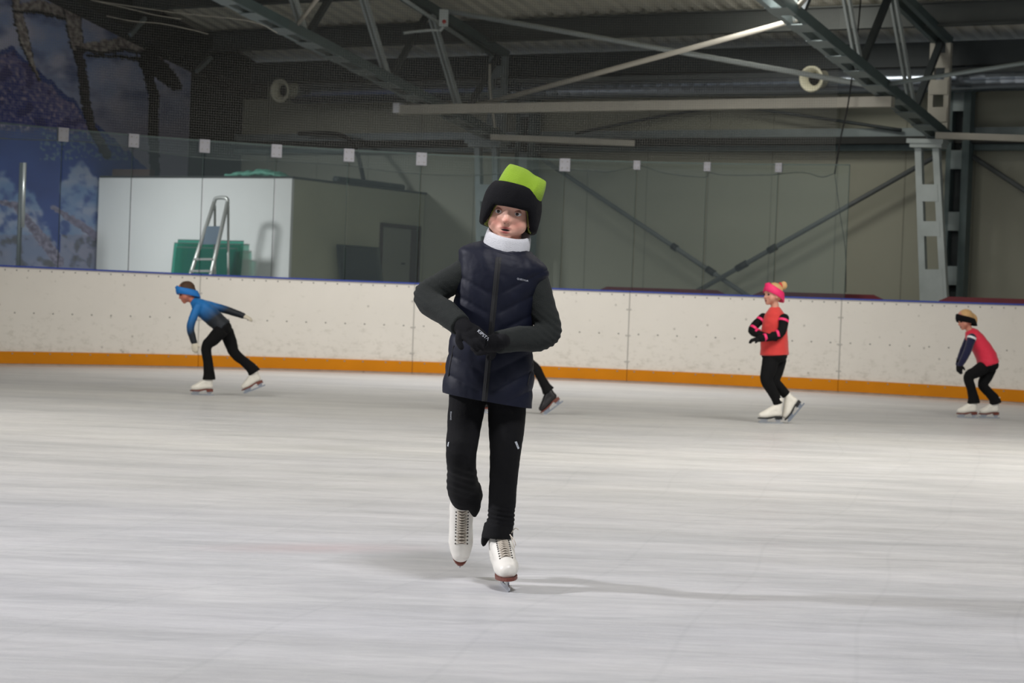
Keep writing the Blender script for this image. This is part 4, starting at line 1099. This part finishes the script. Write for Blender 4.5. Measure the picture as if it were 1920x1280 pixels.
# --- gloves
g1 = MB(); hand(g1, WRL, HDL, (.15, .75, -.6), .95, -1, (.2, .35), 1.3); g1.tube([WRL - (WRL - ELL).normalized() * .03, WRL, WRL + HDL.normalized() * .03], [.031, .030, .027], 18, True)
gl1 = blob('glove', g1, .0032, M['glove'], main, None, 3)
g2 = MB(); hand(g2, WRR, HDR, (0, .95, .2), .88, 1, (.15, .3), 1.3); g2.tube([WRR + (ELR - WRR).normalized() * .03, WRR, WRR + HDR.normalized() * .03], [.031, .030, .027], 18, True)
gl2 = blob('glove', g2, .0032, M['glove'], main, None, 3)
dl = (Q(918, 636, 0) - Q(896, 617, 0)); print_on(text('glove_logo', 'KIPSTA', .0145, Q(906, 628, -.30), (dl.x, 0, dl.z), (-dl.z, 0, dl.x), M['logo'], gl1, 0), bvh(gl1))
# --- trousers
mb = MB(); erings(mb, [lev(913, 745, 70, .085, .1), lev(916, 700, 70, .09, .1), lev(920, 660, 60, .08, .1)], 2.2)
mb.tube(LEGL, [.066, .0590, .0505, .049, .054, .058, .054], 22)
mb.tube([Q(880, 928, .09), Q(888, 948, .10), Q(890, 965, .105)], [.042, .026, .009], 14, True)
mb.tube(LEGR, [.067, .0625, .0515, .0475, .0455, .0445], 22)
mb.tube([Q(938, 978, .02), Q(934, 996, .02), Q(933, 1008, .02)], [.045, .051, .054], 22)
mb.tube([Q(920, 988, .02), Q(910, 1008, .02), Q(907, 1020, .02)], [.026, .015, .008], 14, True)
def trf(co, n):
    x, y = proj(co); return co + n * (.0035 * fbm(co.x * 14, co.z * 26, 3) + .002 * math.exp(-((y - 968) / 14) ** 2) * math.sin(co.z * 420 + co.x * 60) * (x > 900) + .0012 * math.exp(-((y - 900) / 30) ** 2) * math.sin(co.z * 260 + co.x * 90) * (x < 900))
to = blob('trousers', mb, .0045, M['trouser'], main, None, 5, trf); to['label'] = 'black flared skating trousers'
M['refl'] = mat('silver_reflective_mark', (190, 194, 198), .3)
tt_ = bvh(to)
for q4 in (((965, 828), (969, 827), (974, 840), (971, 842)), ((840, 829), (842, 828), (840.5, 837), (838.5, 836))):
    q_ = [hit(tt_, *c_, .001) or Q(c_[0], c_[1], -.07) for c_ in q4]; MB().prism(q_, (0, .002, 0)).build('reflective_mark', M['refl'], to)
print_on(text('thigh_logo', 'DOMYOS', .0065, Q(845.5, 779, -.2), (0, 0, 1), (-1, 0, 0), M['refl'], to, 0), tt_)
# --- neck gaiter
gc = Q(951.5, 453, .005); tl_ = .16; gx_, gz_ = Vector((math.cos(tl_), 0, -math.sin(tl_))), Vector((math.sin(tl_), 0, math.cos(tl_)))
rs = []
for z, r in ((-.040, .068), (-.038, .076), (-.025, .0785), (-.005, .0775), (.014, .076), (.026, .073), (.028, .067), (.015, .064), (-.02, .062)):
    row = []
    for i in range(56):
        a = 2 * PI * i / 56; fcos = math.cos(a)
        wv = .0022 * fbm(math.cos(a) * 4, math.sin(a) * 4 + z * 20, 2)
        row.append(gc + gx_ * math.sin(a) * (r + wv) + Vector((0, -1, 0)) * fcos * (r * .98 + wv) + gz_ * (z + .004 - .021 * fcos))
    rs.append(row)
M['gaiter'] = fabric('white_fleece', (214, 214, 216), .95, .8, 350, .3)
ga_ = MB().rings(rs, cap=False).build('neck_gaiter', M['gaiter'], main, smooth=True); ga_['label'] = 'white fleece neck gaiter'
# --- hat
hc = Q(962.5, 376, .012); ht = .165; hx_, hz_ = Vector((math.cos(ht), 0, -math.sin(ht))), Vector((math.sin(ht), .06, math.cos(ht))).normalized(); hy_ = hz_.cross(hx_)
M['hatblack'] = fabric('black_fleece', (9, 9, 13), .98, .6, 260, .0); M['hatgreen'] = fabric('lime_green_fleece', (136, 168, 44), .9, .6, 260, .08)
def zbot(a): a = abs((a + PI) % (2 * PI) - PI); return -.034 - .063 * sstep(math.radians(37), math.radians(64), a)
rs = []
prof = [(0.02, .086), (0.0, .093), (.04, .0985), (.15, .1015), (.35, .1025), (.55, .1015), (.7, .098), (.82, .0925), (.92, .084), (.98, .076), (.97, .070), (.85, .068)]
for u, r in prof:
    row = []
    for i in range(72):
        a = 2 * PI * i / 72; zb = zbot(a); zt = .050 - .004 * math.sin(a); z = zb + (zt - zb) * u
        rr = r + .0022 * fbm(math.sin(a) * 4, math.cos(a) * 4 + u * 3, 3) * 2 
        row.append(hc + hx_ * math.sin(a) * rr * .985 - hy_ * math.cos(a) * rr * 1.06 + hz_ * z)
    rs.append(row)
inn = []
for u, r in ((.6, .074), (.15, .078)):
    row = []
    for i in range(72):
        a = 2 * PI * i / 72; zb = zbot(a); z = zb + (.05 - zb) * u; row.append(hc + hx_ * math.sin(a) * r - hy_ * math.cos(a) * r * 1.08 + hz_ * z)
    inn.append(row)
hat = MB().rings(rs + inn + [rs[0]], cap=False).build('hat', M['hatblack'], main, smooth=True); hat['label'] = 'black fleece hat band'
rs = []
for dz, r in ((.006, .0785), (-.002, .0802), (-.0042, .079), (-.002, .0770), (.006, .0755)):
    row = []
    for i in range(72):
        a = 2 * PI * i / 72; fz = .6 * sstep(.8, 1.5, abs((a + PI) % (2 * PI) - PI)); row.append(hc + hx_ * math.sin(a) * r - hy_ * math.cos(a) * r * 1.03 + hz_ * (zbot(a) + .006 + dz * 1 - .004 * fz))
    rs.append(row)
li = MB().rings(rs, cap=False).build('hat_lining', mat('olive_green_lining', (116, 124, 44), .9), hat, smooth=True); li['label'] = 'olive green lining edge'
ct = .40; cx_, cz_ = Vector((math.cos(ct), 0, -math.sin(ct))), Vector((math.sin(ct) * .95, 0, math.cos(ct))).normalized(); cc = Q(973, 362, .012)
rs = []
for z, hw, hd, e in ((-.04, .070, .072, 2.2), (.0, .079, .08, 2.4), (.02, .0795, .078, 2.8), (.042, .077, .066, 3.2), (.060, .0735, .046, 3.6), (.071, .070, .026, 4), (.076, .067, .011, 4), (.078, .060, .004, 4)):
    row = []
    for p in ellipse(Vector((0, 0, 0)), Vector((hw, 0, 0)), Vector((0, hd, 0)), 60, e):
        wv = .005 * fbm(p.x * 22, p.y * 10 + z * 18, 3) * (1 if z > 0 else 0) - .007 * math.exp(-((p.x - .045) / .012) ** 2) * (p.y < 0) * sstep(-.01, .03, z)
        sag_ = -.010 * (1 - abs(p.x / .075)) * sstep(.04, .078, z) * math.copysign(1, -1) * -1
        row.append(cc + cx_ * p.x + Vector((0, 1, 0)) * (p.y - wv * (1 if p.y > 0 else -1)) + cz_ * (z + .010 * (1 - (p.x / .08) ** 2) * sstep(.03, .07, z) * (1 if p.x < 0 else .3) - .004))
    rs.append(row)
cro = MB().rings(rs).build('hat_crown', M['hatgreen'], hat, smooth=True); cro['label'] = 'lime green hat crown'
sd = cro.modifiers.new('s', 'SUBSURF'); sd.levels = 1; sd.render_levels = 2
# --- skates
s1, X1 = skate(main, h1, (.13, -.99, 0), (-.09, 0, 1), 1.0, voxel=.0038, detail=.80, label='white figure skate standing on the ice')
s2, X2 = skate(main, o2, f2, u2, 1.0, voxel=.0038, detail=.78, label='white figure skate lifted behind with toe down')
for pts in ([(958, 1000, -.0), (966, 990, -.02), (972, 993, -.02)], [(957, 1002, -.03), (962, 1018, -.05), (965, 1026, -.05)], [(956, 1002, -.03), (964, 1012, -.05), (967, 1022, -.05)]):
    MB().tube([Q(*p) for p in pts], .0016, 6).build('loose_lace', M['lace'], s1, smooth=True)

# ------------------------------------------------ skaters in the background
def bg_skater(sp):
    Y0 = sp['Y']; kk = Y0 / 4000
    def B(p): return P(p[0], p[1], Y0 + (p[2] if len(p) > 2 else 0))
    base = B(sp['base']); base.z = 0
    k = sp.get('hk', .9)
    Mx = frame(B(sp['head']), sp['face'], sp['up'])
    V = sp.get('voxel', .008)
    mb = MB(); head_shapes(mb, Mx, k)
    tor = sp['torso']          # list (px,py,front-back half in m, side half in m)
    ax = [B(t[:2]) for t in tor]
    def trings(gf, e=2.2, cut=None):
        out = []
        for i, t in enumerate(tor):
            d = (ax[min(i + 1, len(ax) - 1)] - ax[max(i - 1, 0)]).normalized(); wd = sp.get('side', Vector((0, 1, 0))); fb = d.cross(wd).normalized()
            out.append((ax[i], fb * (t[2] * gf), wd * (t[3] * gf)))
        return out
    erings(mb, trings(.74)[1:]); mb.ell(ax[0], Vector((.045, 0, 0)), Vector((0, .07, 0)), UP * .045, 16, 10); mb.tube([B(sp['neck']), Mx @ (Vector((0, -.012, -.03)) * k)], [.036, .034], 14, True)
    for a in sp['arms']: mb.tube([B(q) for q in a['pts'][:3]], [.028, .024, .018], 10, True)
    for l in sp['legs']:
        sk = sp.get('sk', .95); q3 = [B(x) for x in l['pts']]
        if l.get('ice'): o_ = B(l['ice']); o_.z = 0.0
        else: o_ = B(l['pts'][2]) - frame((0, 0, 0), l['f'], l['u']).to_3x3() @ (Vector((0, .04, .15)) * sk)
        F_ = frame(o_, l['f'], l['u']); l['o'] = o_; l['q'] = [q3[0], q3[1], F_ @ (Vector((0, .034, .185)) * sk)]; an_ = F_ @ (Vector((0, .036, .13)) * sk)
        mb.tube([q3[0], q3[0].lerp(q3[1], .5), q3[1], l['q'][2], an_], [.042, .036, .030, .022, .020], 12, True); mb.tube([an_, F_ @ (Vector((0, .07, .095)) * sk), F_ @ (Vector((0, .14, .08)) * sk)], [.020, .018, .014], 10, True)
    if not sp.get('gloves', True) is None:
        for a in sp['arms']:
            w_ = B(a['pts'][2]); hand(mb, w_, Vector(a['hd']), Vector(a.get('hn', (0, 1, 0))), .80, a.get('side', 1), (.2, .4), .8)
    body = blob('person', mb, V * .8, skin_material('skater_skin', Mx, base, sp.get('skin', (214, 156, 134)), k), None, base, 3, head_disp(Mx, k), .4)
    tag(body, sp['label'], 'person')
    for s in (-1, 1):
        e_ = MB().sph(Mx @ (Vector((.0315 * s, .057, 0)) * k), .0105 * k, 10, 8).build('eye', M['iris'], body, smooth=True)
    # garments
    t = MB(); erings(t, trings(1.0, 2.3), 2.3); 
    if sp.get('onepiece'):
        for a in sp['arms']: t.tube([B(q) for q in a['pts'][:3]], a.get('r', [.042, .036, .029]), 14, True)
    top = blob('vest' if not sp.get('onepiece') else 'jacket', t, V, sp['topmat'], body, None, 4, folds(.008, 12, 14))
    if sp.get('toplabel'): top['label'] = sp['toplabel']
    if not sp.get('onepiece'):
        for a in sp['arms']:
            t = MB().tube([B(q) for q in a['pts'][:3]], a.get('r', [.042, .036, .028]), 14, True); sl = blob('sleeve', t, V, sp['sleevemat'], body, None, 4, folds(.005, 16, 20))
            for st in a.get('stripes', []):
                j, u = st; p0, p1 = B(a['pts'][j]), B(a['pts'][j + 1]); rr = a.get('r', [.042, .036, .028]); r_ = rr[j] + (rr[j + 1] - rr[j]) * u
                d = (p1 - p0).normalized(); c_ = p0.lerp(p1, u); MB().tube([c_ - d * .011, c_ + d * .011], r_ + .003, 18).build('stripe', sp['stripemat'], sl, smooth=False)
    t = MB()
    h0 = ax[0]; t.ell(h0, Vector((1, 0, 0)) * tor[0][2] * .92, Vector((0, 1, 0)) * tor[0][3] * .95, UP * .07, 18, 12)
    for l in sp['legs']:
        q = l['q']; d = (q[2] - q[1]).normalized()
        t.tube([q[0], q[0].lerp(q[1], .5), q[1], q[1].lerp(q[2], .5), q[2] - d * .03, q[2] + (l['o'] + frame((0, 0, 0), l['f'], l['u']).to_3x3() @ Vector((0, .036, .13)) - q[2]) * l.get('cov', .6)], l.get('r', [.070, .063, .050, .046, .053, .064]), 16)
    tr_ = blob('trousers', t, V, sp['legmat'], body, None, 4, folds(.005, 14, 18))
    for a in sp['arms']:
        w_ = B(a['pts'][2]); t = MB(); hand(t, w_, Vector(a['hd']), Vector(a.get('hn', (0, 1, 0))), .82, a.get('side', 1), (.2, .4), 1.3)
        g = blob('glove', t, V * .62, sp['glovemat'], body, None, 2)
    for l in sp['legs']:
        sk = sp.get('sk', .95); o_ = l['o']
        skate(body, o_, l['f'], l['u'], sk, sp.get('boot', 'boot'), sp.get('sole', 'soleb'), .0075)
    return body, Mx, k, B
def band(body, Mx, k, name, m, z0, z1, tilt, g=1.06, label=None, r=(.074, .096), cy=-.016):
    rs = []
    for z, gg in ((z0, .99), (z0 + .002, 1.02), ((z0 + z1) / 2, 1.035), (z1 - .002, 1.02), (z1, .98)):
        row = []
        for i in range(40):
            a = 2 * PI * i / 40; y0 = cy + math.cos(a) * r[1] * g; hz = z + y0 * tilt; q = math.sqrt(max(.12, 1 - ((hz - .018) / .112) ** 2)) if hz > .018 else 1
            row.append(Mx @ (Vector((math.sin(a) * r[0] * gg * g * q, cy + (y0 - cy) * gg * q, hz)) * k))
        rs.append(row)
    inner = [[Mx @ (Vector((math.sin(2 * PI * i / 40) * r[0] * .96, cy + math.cos(2 * PI * i / 40) * r[1] * .96, z + (cy + math.cos(2 * PI * i / 40) * r[1]) * tilt)) * k) for i in range(40)] for z in (z1 - .004, z0 + .004)]
    o = MB().rings(rs + inner + [rs[0]], cap=False).build(name, m, body, smooth=True)
    if label: o['label'] = label
    return o
def hairdo(body, Mx, k, m, extra=None, label=None):
    mb = MB()
    def e(c, r):
        X, Y, Z = [Mx.to_3x3() @ Vector(v) * k for v in ((r[0], 0, 0), (0, r[1], 0), (0, 0, r[2]))]; mb.ell(Mx @ (Vector(c) * k), X, Y, Z, 22, 14)
    e((0, -.027, .036), (.077, .088, .078)); e((0, -.050, -.005), (.070, .060, .06))
    if extra: extra(mb, e)
    o = blob('hair', mb, .006, m, body, None, 3, lambda co, n: co + n * .003 * fbm(co.x * 60, co.y * 60 + co.z * 30, 3))
    if label: o['label'] = label
    return o
M['blk'] = M['trouser']
# --- skater in blue
bl_top = mat('blue_black_training_top', (20, 112, 184), .6, 0, 20, .1); nt = bl_top.node_tree; L = nt.links.new
tc = nt.nodes.new('ShaderNodeTexCoord'); sp_ = nt.nodes.new('ShaderNodeSeparateXYZ'); L(tc.outputs['Object'], sp_.inputs[0])
dot = nt.nodes.new('ShaderNodeVectorMath'); dot.operation = 'DOT_PRODUCT'; dot.inputs[1].default_value = (-.62, 0, .78); L(tc.outputs['Object'], dot.inputs[0])
rp = nt.nodes.new('ShaderNodeMapRange'); rp.inputs[1].default_value = .50; rp.inputs[2].default_value = .64; L(dot.outputs['Value'], rp.inputs[0])
mx_ = nt.nodes.new('ShaderNodeMix'); mx_.data_type = 'RGBA'; b_ = nt.nodes['Principled BSDF']; src_ = b_.inputs['Base Color'].links[0].from_socket
L(rp.outputs[0], mx_.inputs[0]); mx_.inputs[6].default_value = lin((18, 26, 36)); L(src_, mx_.inputs[7]); L(mx_.outputs[2], b_.inputs['Base Color'])
M['glwhite'] = fabric('cream_glove_knit', (214, 206, 188), .9, .3)
body, Mx, k, B = bg_skater(dict(label='skater in a blue top and blue headband bent forward, gliding to the left', Y=20.0, base=(378, 742), hk=.92, head=(348, 549), face=(-.86, -.30, -.42), up=(-.38, 0, .92),
    neck=(360, 562), torso=[(420, 614, .080, .105), (407, 602, .080, .10), (392, 588, .085, .105), (379, 577, .084, .115), (368, 569, .062, .10), (361, 563, .036, .05)],
    arms=[dict(pts=[(371, 575, -.10), (357, 612, -.13), (364, 642, -.12)], hd=(.12, -.15, -.95), hn=(.3, 1, 0), r=[.043, .037, .030]),
          dict(pts=[(384, 571, .10), (421, 580, .12), (456, 592, .10)], hd=(.9, 0, -.30), hn=(0, .3, -1), r=[.044, .038, .030])],
    legs=[dict(pts=[(416, 618, -.06), (387, 650, -.08), (388, 708, -.06)], f=(-1, -.05, 0), u=(0, 0, 1), ice=(398, 740, -.06)),
          dict(pts=[(424, 620, .06), (440, 662, .05), (477, 700, .08)], f=(-.86, -.1, -.38), u=(-.40, 0, .86))],
    topmat=bl_top, onepiece=True, toplabel='blue training top darkening to black at waist and wrists', legmat=M['blk'], glovemat=M['glwhite'], sk=.96, skin=(196, 120, 98)))
hairdo(body, Mx, k, mat('brown_hair', (74, 50, 34), .7, 0, 40, .2), None)
band(body, Mx, k, 'headband', mat('bright_blue_headband', (22, 116, 196), .6), -.030, .048, .64, 1.09, 'bright blue headband')
# --- girl in the pink headband
rv = fabric('coral_red_vest', (214, 62, 58), .7, .2); pk = mat('hot_pink', (240, 44, 110), .6)
blonde = mat('blonde_hair', (204, 164, 112), .7, 0, 40, .2)
body, Mx, k, B = bg_skater(dict(label='girl in a pink headband and coral red vest standing upright with arms folded', Y=18.76, base=(1447, 794), hk=.93, head=(1447, 552), face=(-.88, -.46, -.04), up=(-.03, 0, 1),
    neck=(1453, 573), torso=[(1452, 666, .126, .135), (1452, 645, .121, .128), (1452, 620, .115, .12), (1453, 600, .104, .118), (1453, 589, .088, .108), (1453, 581, .062, .08), (1453, 575, .042, .046)], side=Vector((.25, .97, 0)),
    arms=[dict(pts=[(1470, 597, -.11), (1462, 626, -.16), (1424, 635, -.19)], hd=(-.95, -.1, -.18), hn=(0, .3, -1), r=[.046, .040, .030], stripes=[(0, .15), (1, .12), (1, .72)]),
          dict(pts=[(1431, 595, .04), (1410, 620, -.02), (1440, 631, -.14)], hd=(.9, -.1, -.1), hn=(0, 1, 0), r=[.042, .038, .030], stripes=[(0, .25), (0, .85), (1, .35)])],
    legs=[dict(pts=[(1446, 670, -.04), (1437, 712, -.06), (1454, 752, -.02)], f=(-1, -.1, 0), u=(0, 0, 1), ice=(1465, 793, -.02), r=[.076, .070, .054, .047, .043, .045], cov=.15),
          dict(pts=[(1460, 672, .06), (1452, 714, .02), (1478, 745, .06)], f=(-.62, -.1, -.78), u=(-.78, 0, .62), r=[.074, .066, .050, .045, .042, .044], cov=.15)],
    topmat=rv, toplabel='coral red vest', sleevemat=M['blk'], stripemat=pk, legmat=M['blk'], glovemat=M['glove'], sole='solek', sk=.98, skin=(206, 150, 128)))
def bun(mb, e): e((0, -.135, .085), (.036, .036, .040)); e((0, -.105, .065), (.030, .03, .03))
hairdo(body, Mx, k, blonde, bun, 'blonde hair with a bun')
band(body, Mx, k, 'headband', pk, -.010, .072, .55, 1.13, 'hot pink headband', (.076, .092), -.022)
rs = MB().ell(Mx @ (Vector((0, -.10, .072)) * k), Vector((.0, .04, 0)), Vector((.022, 0, -.012)), Vector((.0, 0, .04)), 14, 8); rs.build('scrunchie', mat('red_scrunchie', (206, 60, 62), .8), body, smooth=True)
mb = MB(); mb.ell(Mx @ (Vector((0, -.025, .052)) * k), *[Mx.to_3x3() @ Vector(v) * k for v in ((.081, 0, 0), (0, .091, 0), (0, 0, .073))], 20, 12)
# --- crouching skater at far right
body, Mx, k, B = bg_skater(dict(label='child in a red pink vest and black headband crouching forward at the far right', Y=21.4, base=(1838, 784), hk=.92, head=(1808, 600), face=(-.88, -.28, -.34), up=(-.32, 0, .94),
    neck=(1816, 615), torso=[(1854, 684, .108, .13), (1849, 668, .104, .125), (1840, 652, .092, .115), (1830, 637, .088, .115), (1822, 626, .074, .10), (1817, 618, .046, .05)],
    arms=[dict(pts=[(1822, 633, -.11), (1813, 660, -.15), (1801, 683, -.14)], hd=(-.1, 0, -1), hn=(.6, .6, 0), r=[.046, .040, .031], stripes=[(0, .04)]),
          dict(pts=[(1817, 634, .11), (1805, 660, .14), (1797, 682, .10)], hd=(.1, 0, -1), hn=(.6, .6, 0), r=[.044, .038, .030])],
    legs=[dict(pts=[(1845, 688, -.06), (1816, 706, -.10), (1822, 750, -.08)], f=(-1, -.05, 0), u=(0, 0, 1), ice=(1831, 783, -.08), r=[.070, .064, .051, .047, .054, .065]),
          dict(pts=[(1856, 690, .06), (1843, 722, .02), (1859, 758, .05)], f=(-1, -.05, 0), u=(0, 0, 1), ice=(1872, 783, .05), r=[.070, .064, .051, .047, .054, .065])],
    topmat=fabric('red_pink_vest', (222, 44, 72), .6, .2), toplabel='red pink vest', sleevemat=fabric('navy_sleeve', (24, 26, 60), .8, .2), stripemat=M['white'], legmat=M['blk'], glovemat=M['glove'], sk=.95, skin=(206, 140, 118)))
def pony(mb, e): mb.tube([Mx @ (Vector(p) * k) for p in ((0, -.10, .03), (0, -.13, -.02), (0, -.12, -.08))], [.025, .026, .012], 12, True)
hairdo(body, Mx, k, blonde, pony, 'blonde hair in a low ponytail')
band(body, Mx, k, 'headband', M['hatblack'], -.036, .040, .60, 1.09, 'black headband')
# --- skater hidden behind the main child
body, Mx, k, B = bg_skater(dict(label='black-clad skater mostly hidden behind the main child, one trousered leg showing', Y=18.7, base=(915, 776), hk=.92, head=(898, 585), face=(-.9, -.1, -.4), up=(-.4, 0, .9),
    neck=(908, 600), torso=[(955, 655, .085, .11), (945, 640, .085, .11), (932, 622, .085, .11), (920, 610, .08, .11), (912, 604, .055, .09), (908, 600, .036, .05)],
    arms=[dict(pts=[(918, 612, -.11), (905, 640, -.14), (893, 664, -.12)], hd=(-.2, 0, -1), hn=(.6, .6, 0)),
          dict(pts=[(922, 614, .11), (938, 646, .14), (950, 670, .12)], hd=(.2, 0, -1), hn=(.6, .6, 0))],
    legs=[dict(pts=[(952, 662, -.06), (925, 690, -.08), (924, 742, -.06)], f=(-1, -.05, 0), u=(0, 0, 1), ice=(938, 776, -.06)),
          dict(pts=[(960, 662, .06), (1004, 690, .05), (1029, 735, .06)], f=(-.77, -.1, -.62), u=(-.62, 0, .77), r=[.066, .058, .044, .040, .044, .062])],
    topmat=M['blk'], sleevemat=M['blk'], legmat=M['blk'], glovemat=M['glove'], boot='bootdark', sk=.95))
hairdo(body, Mx, k, mat('dark_hair', (50, 36, 28), .7, 0, 40, .2))
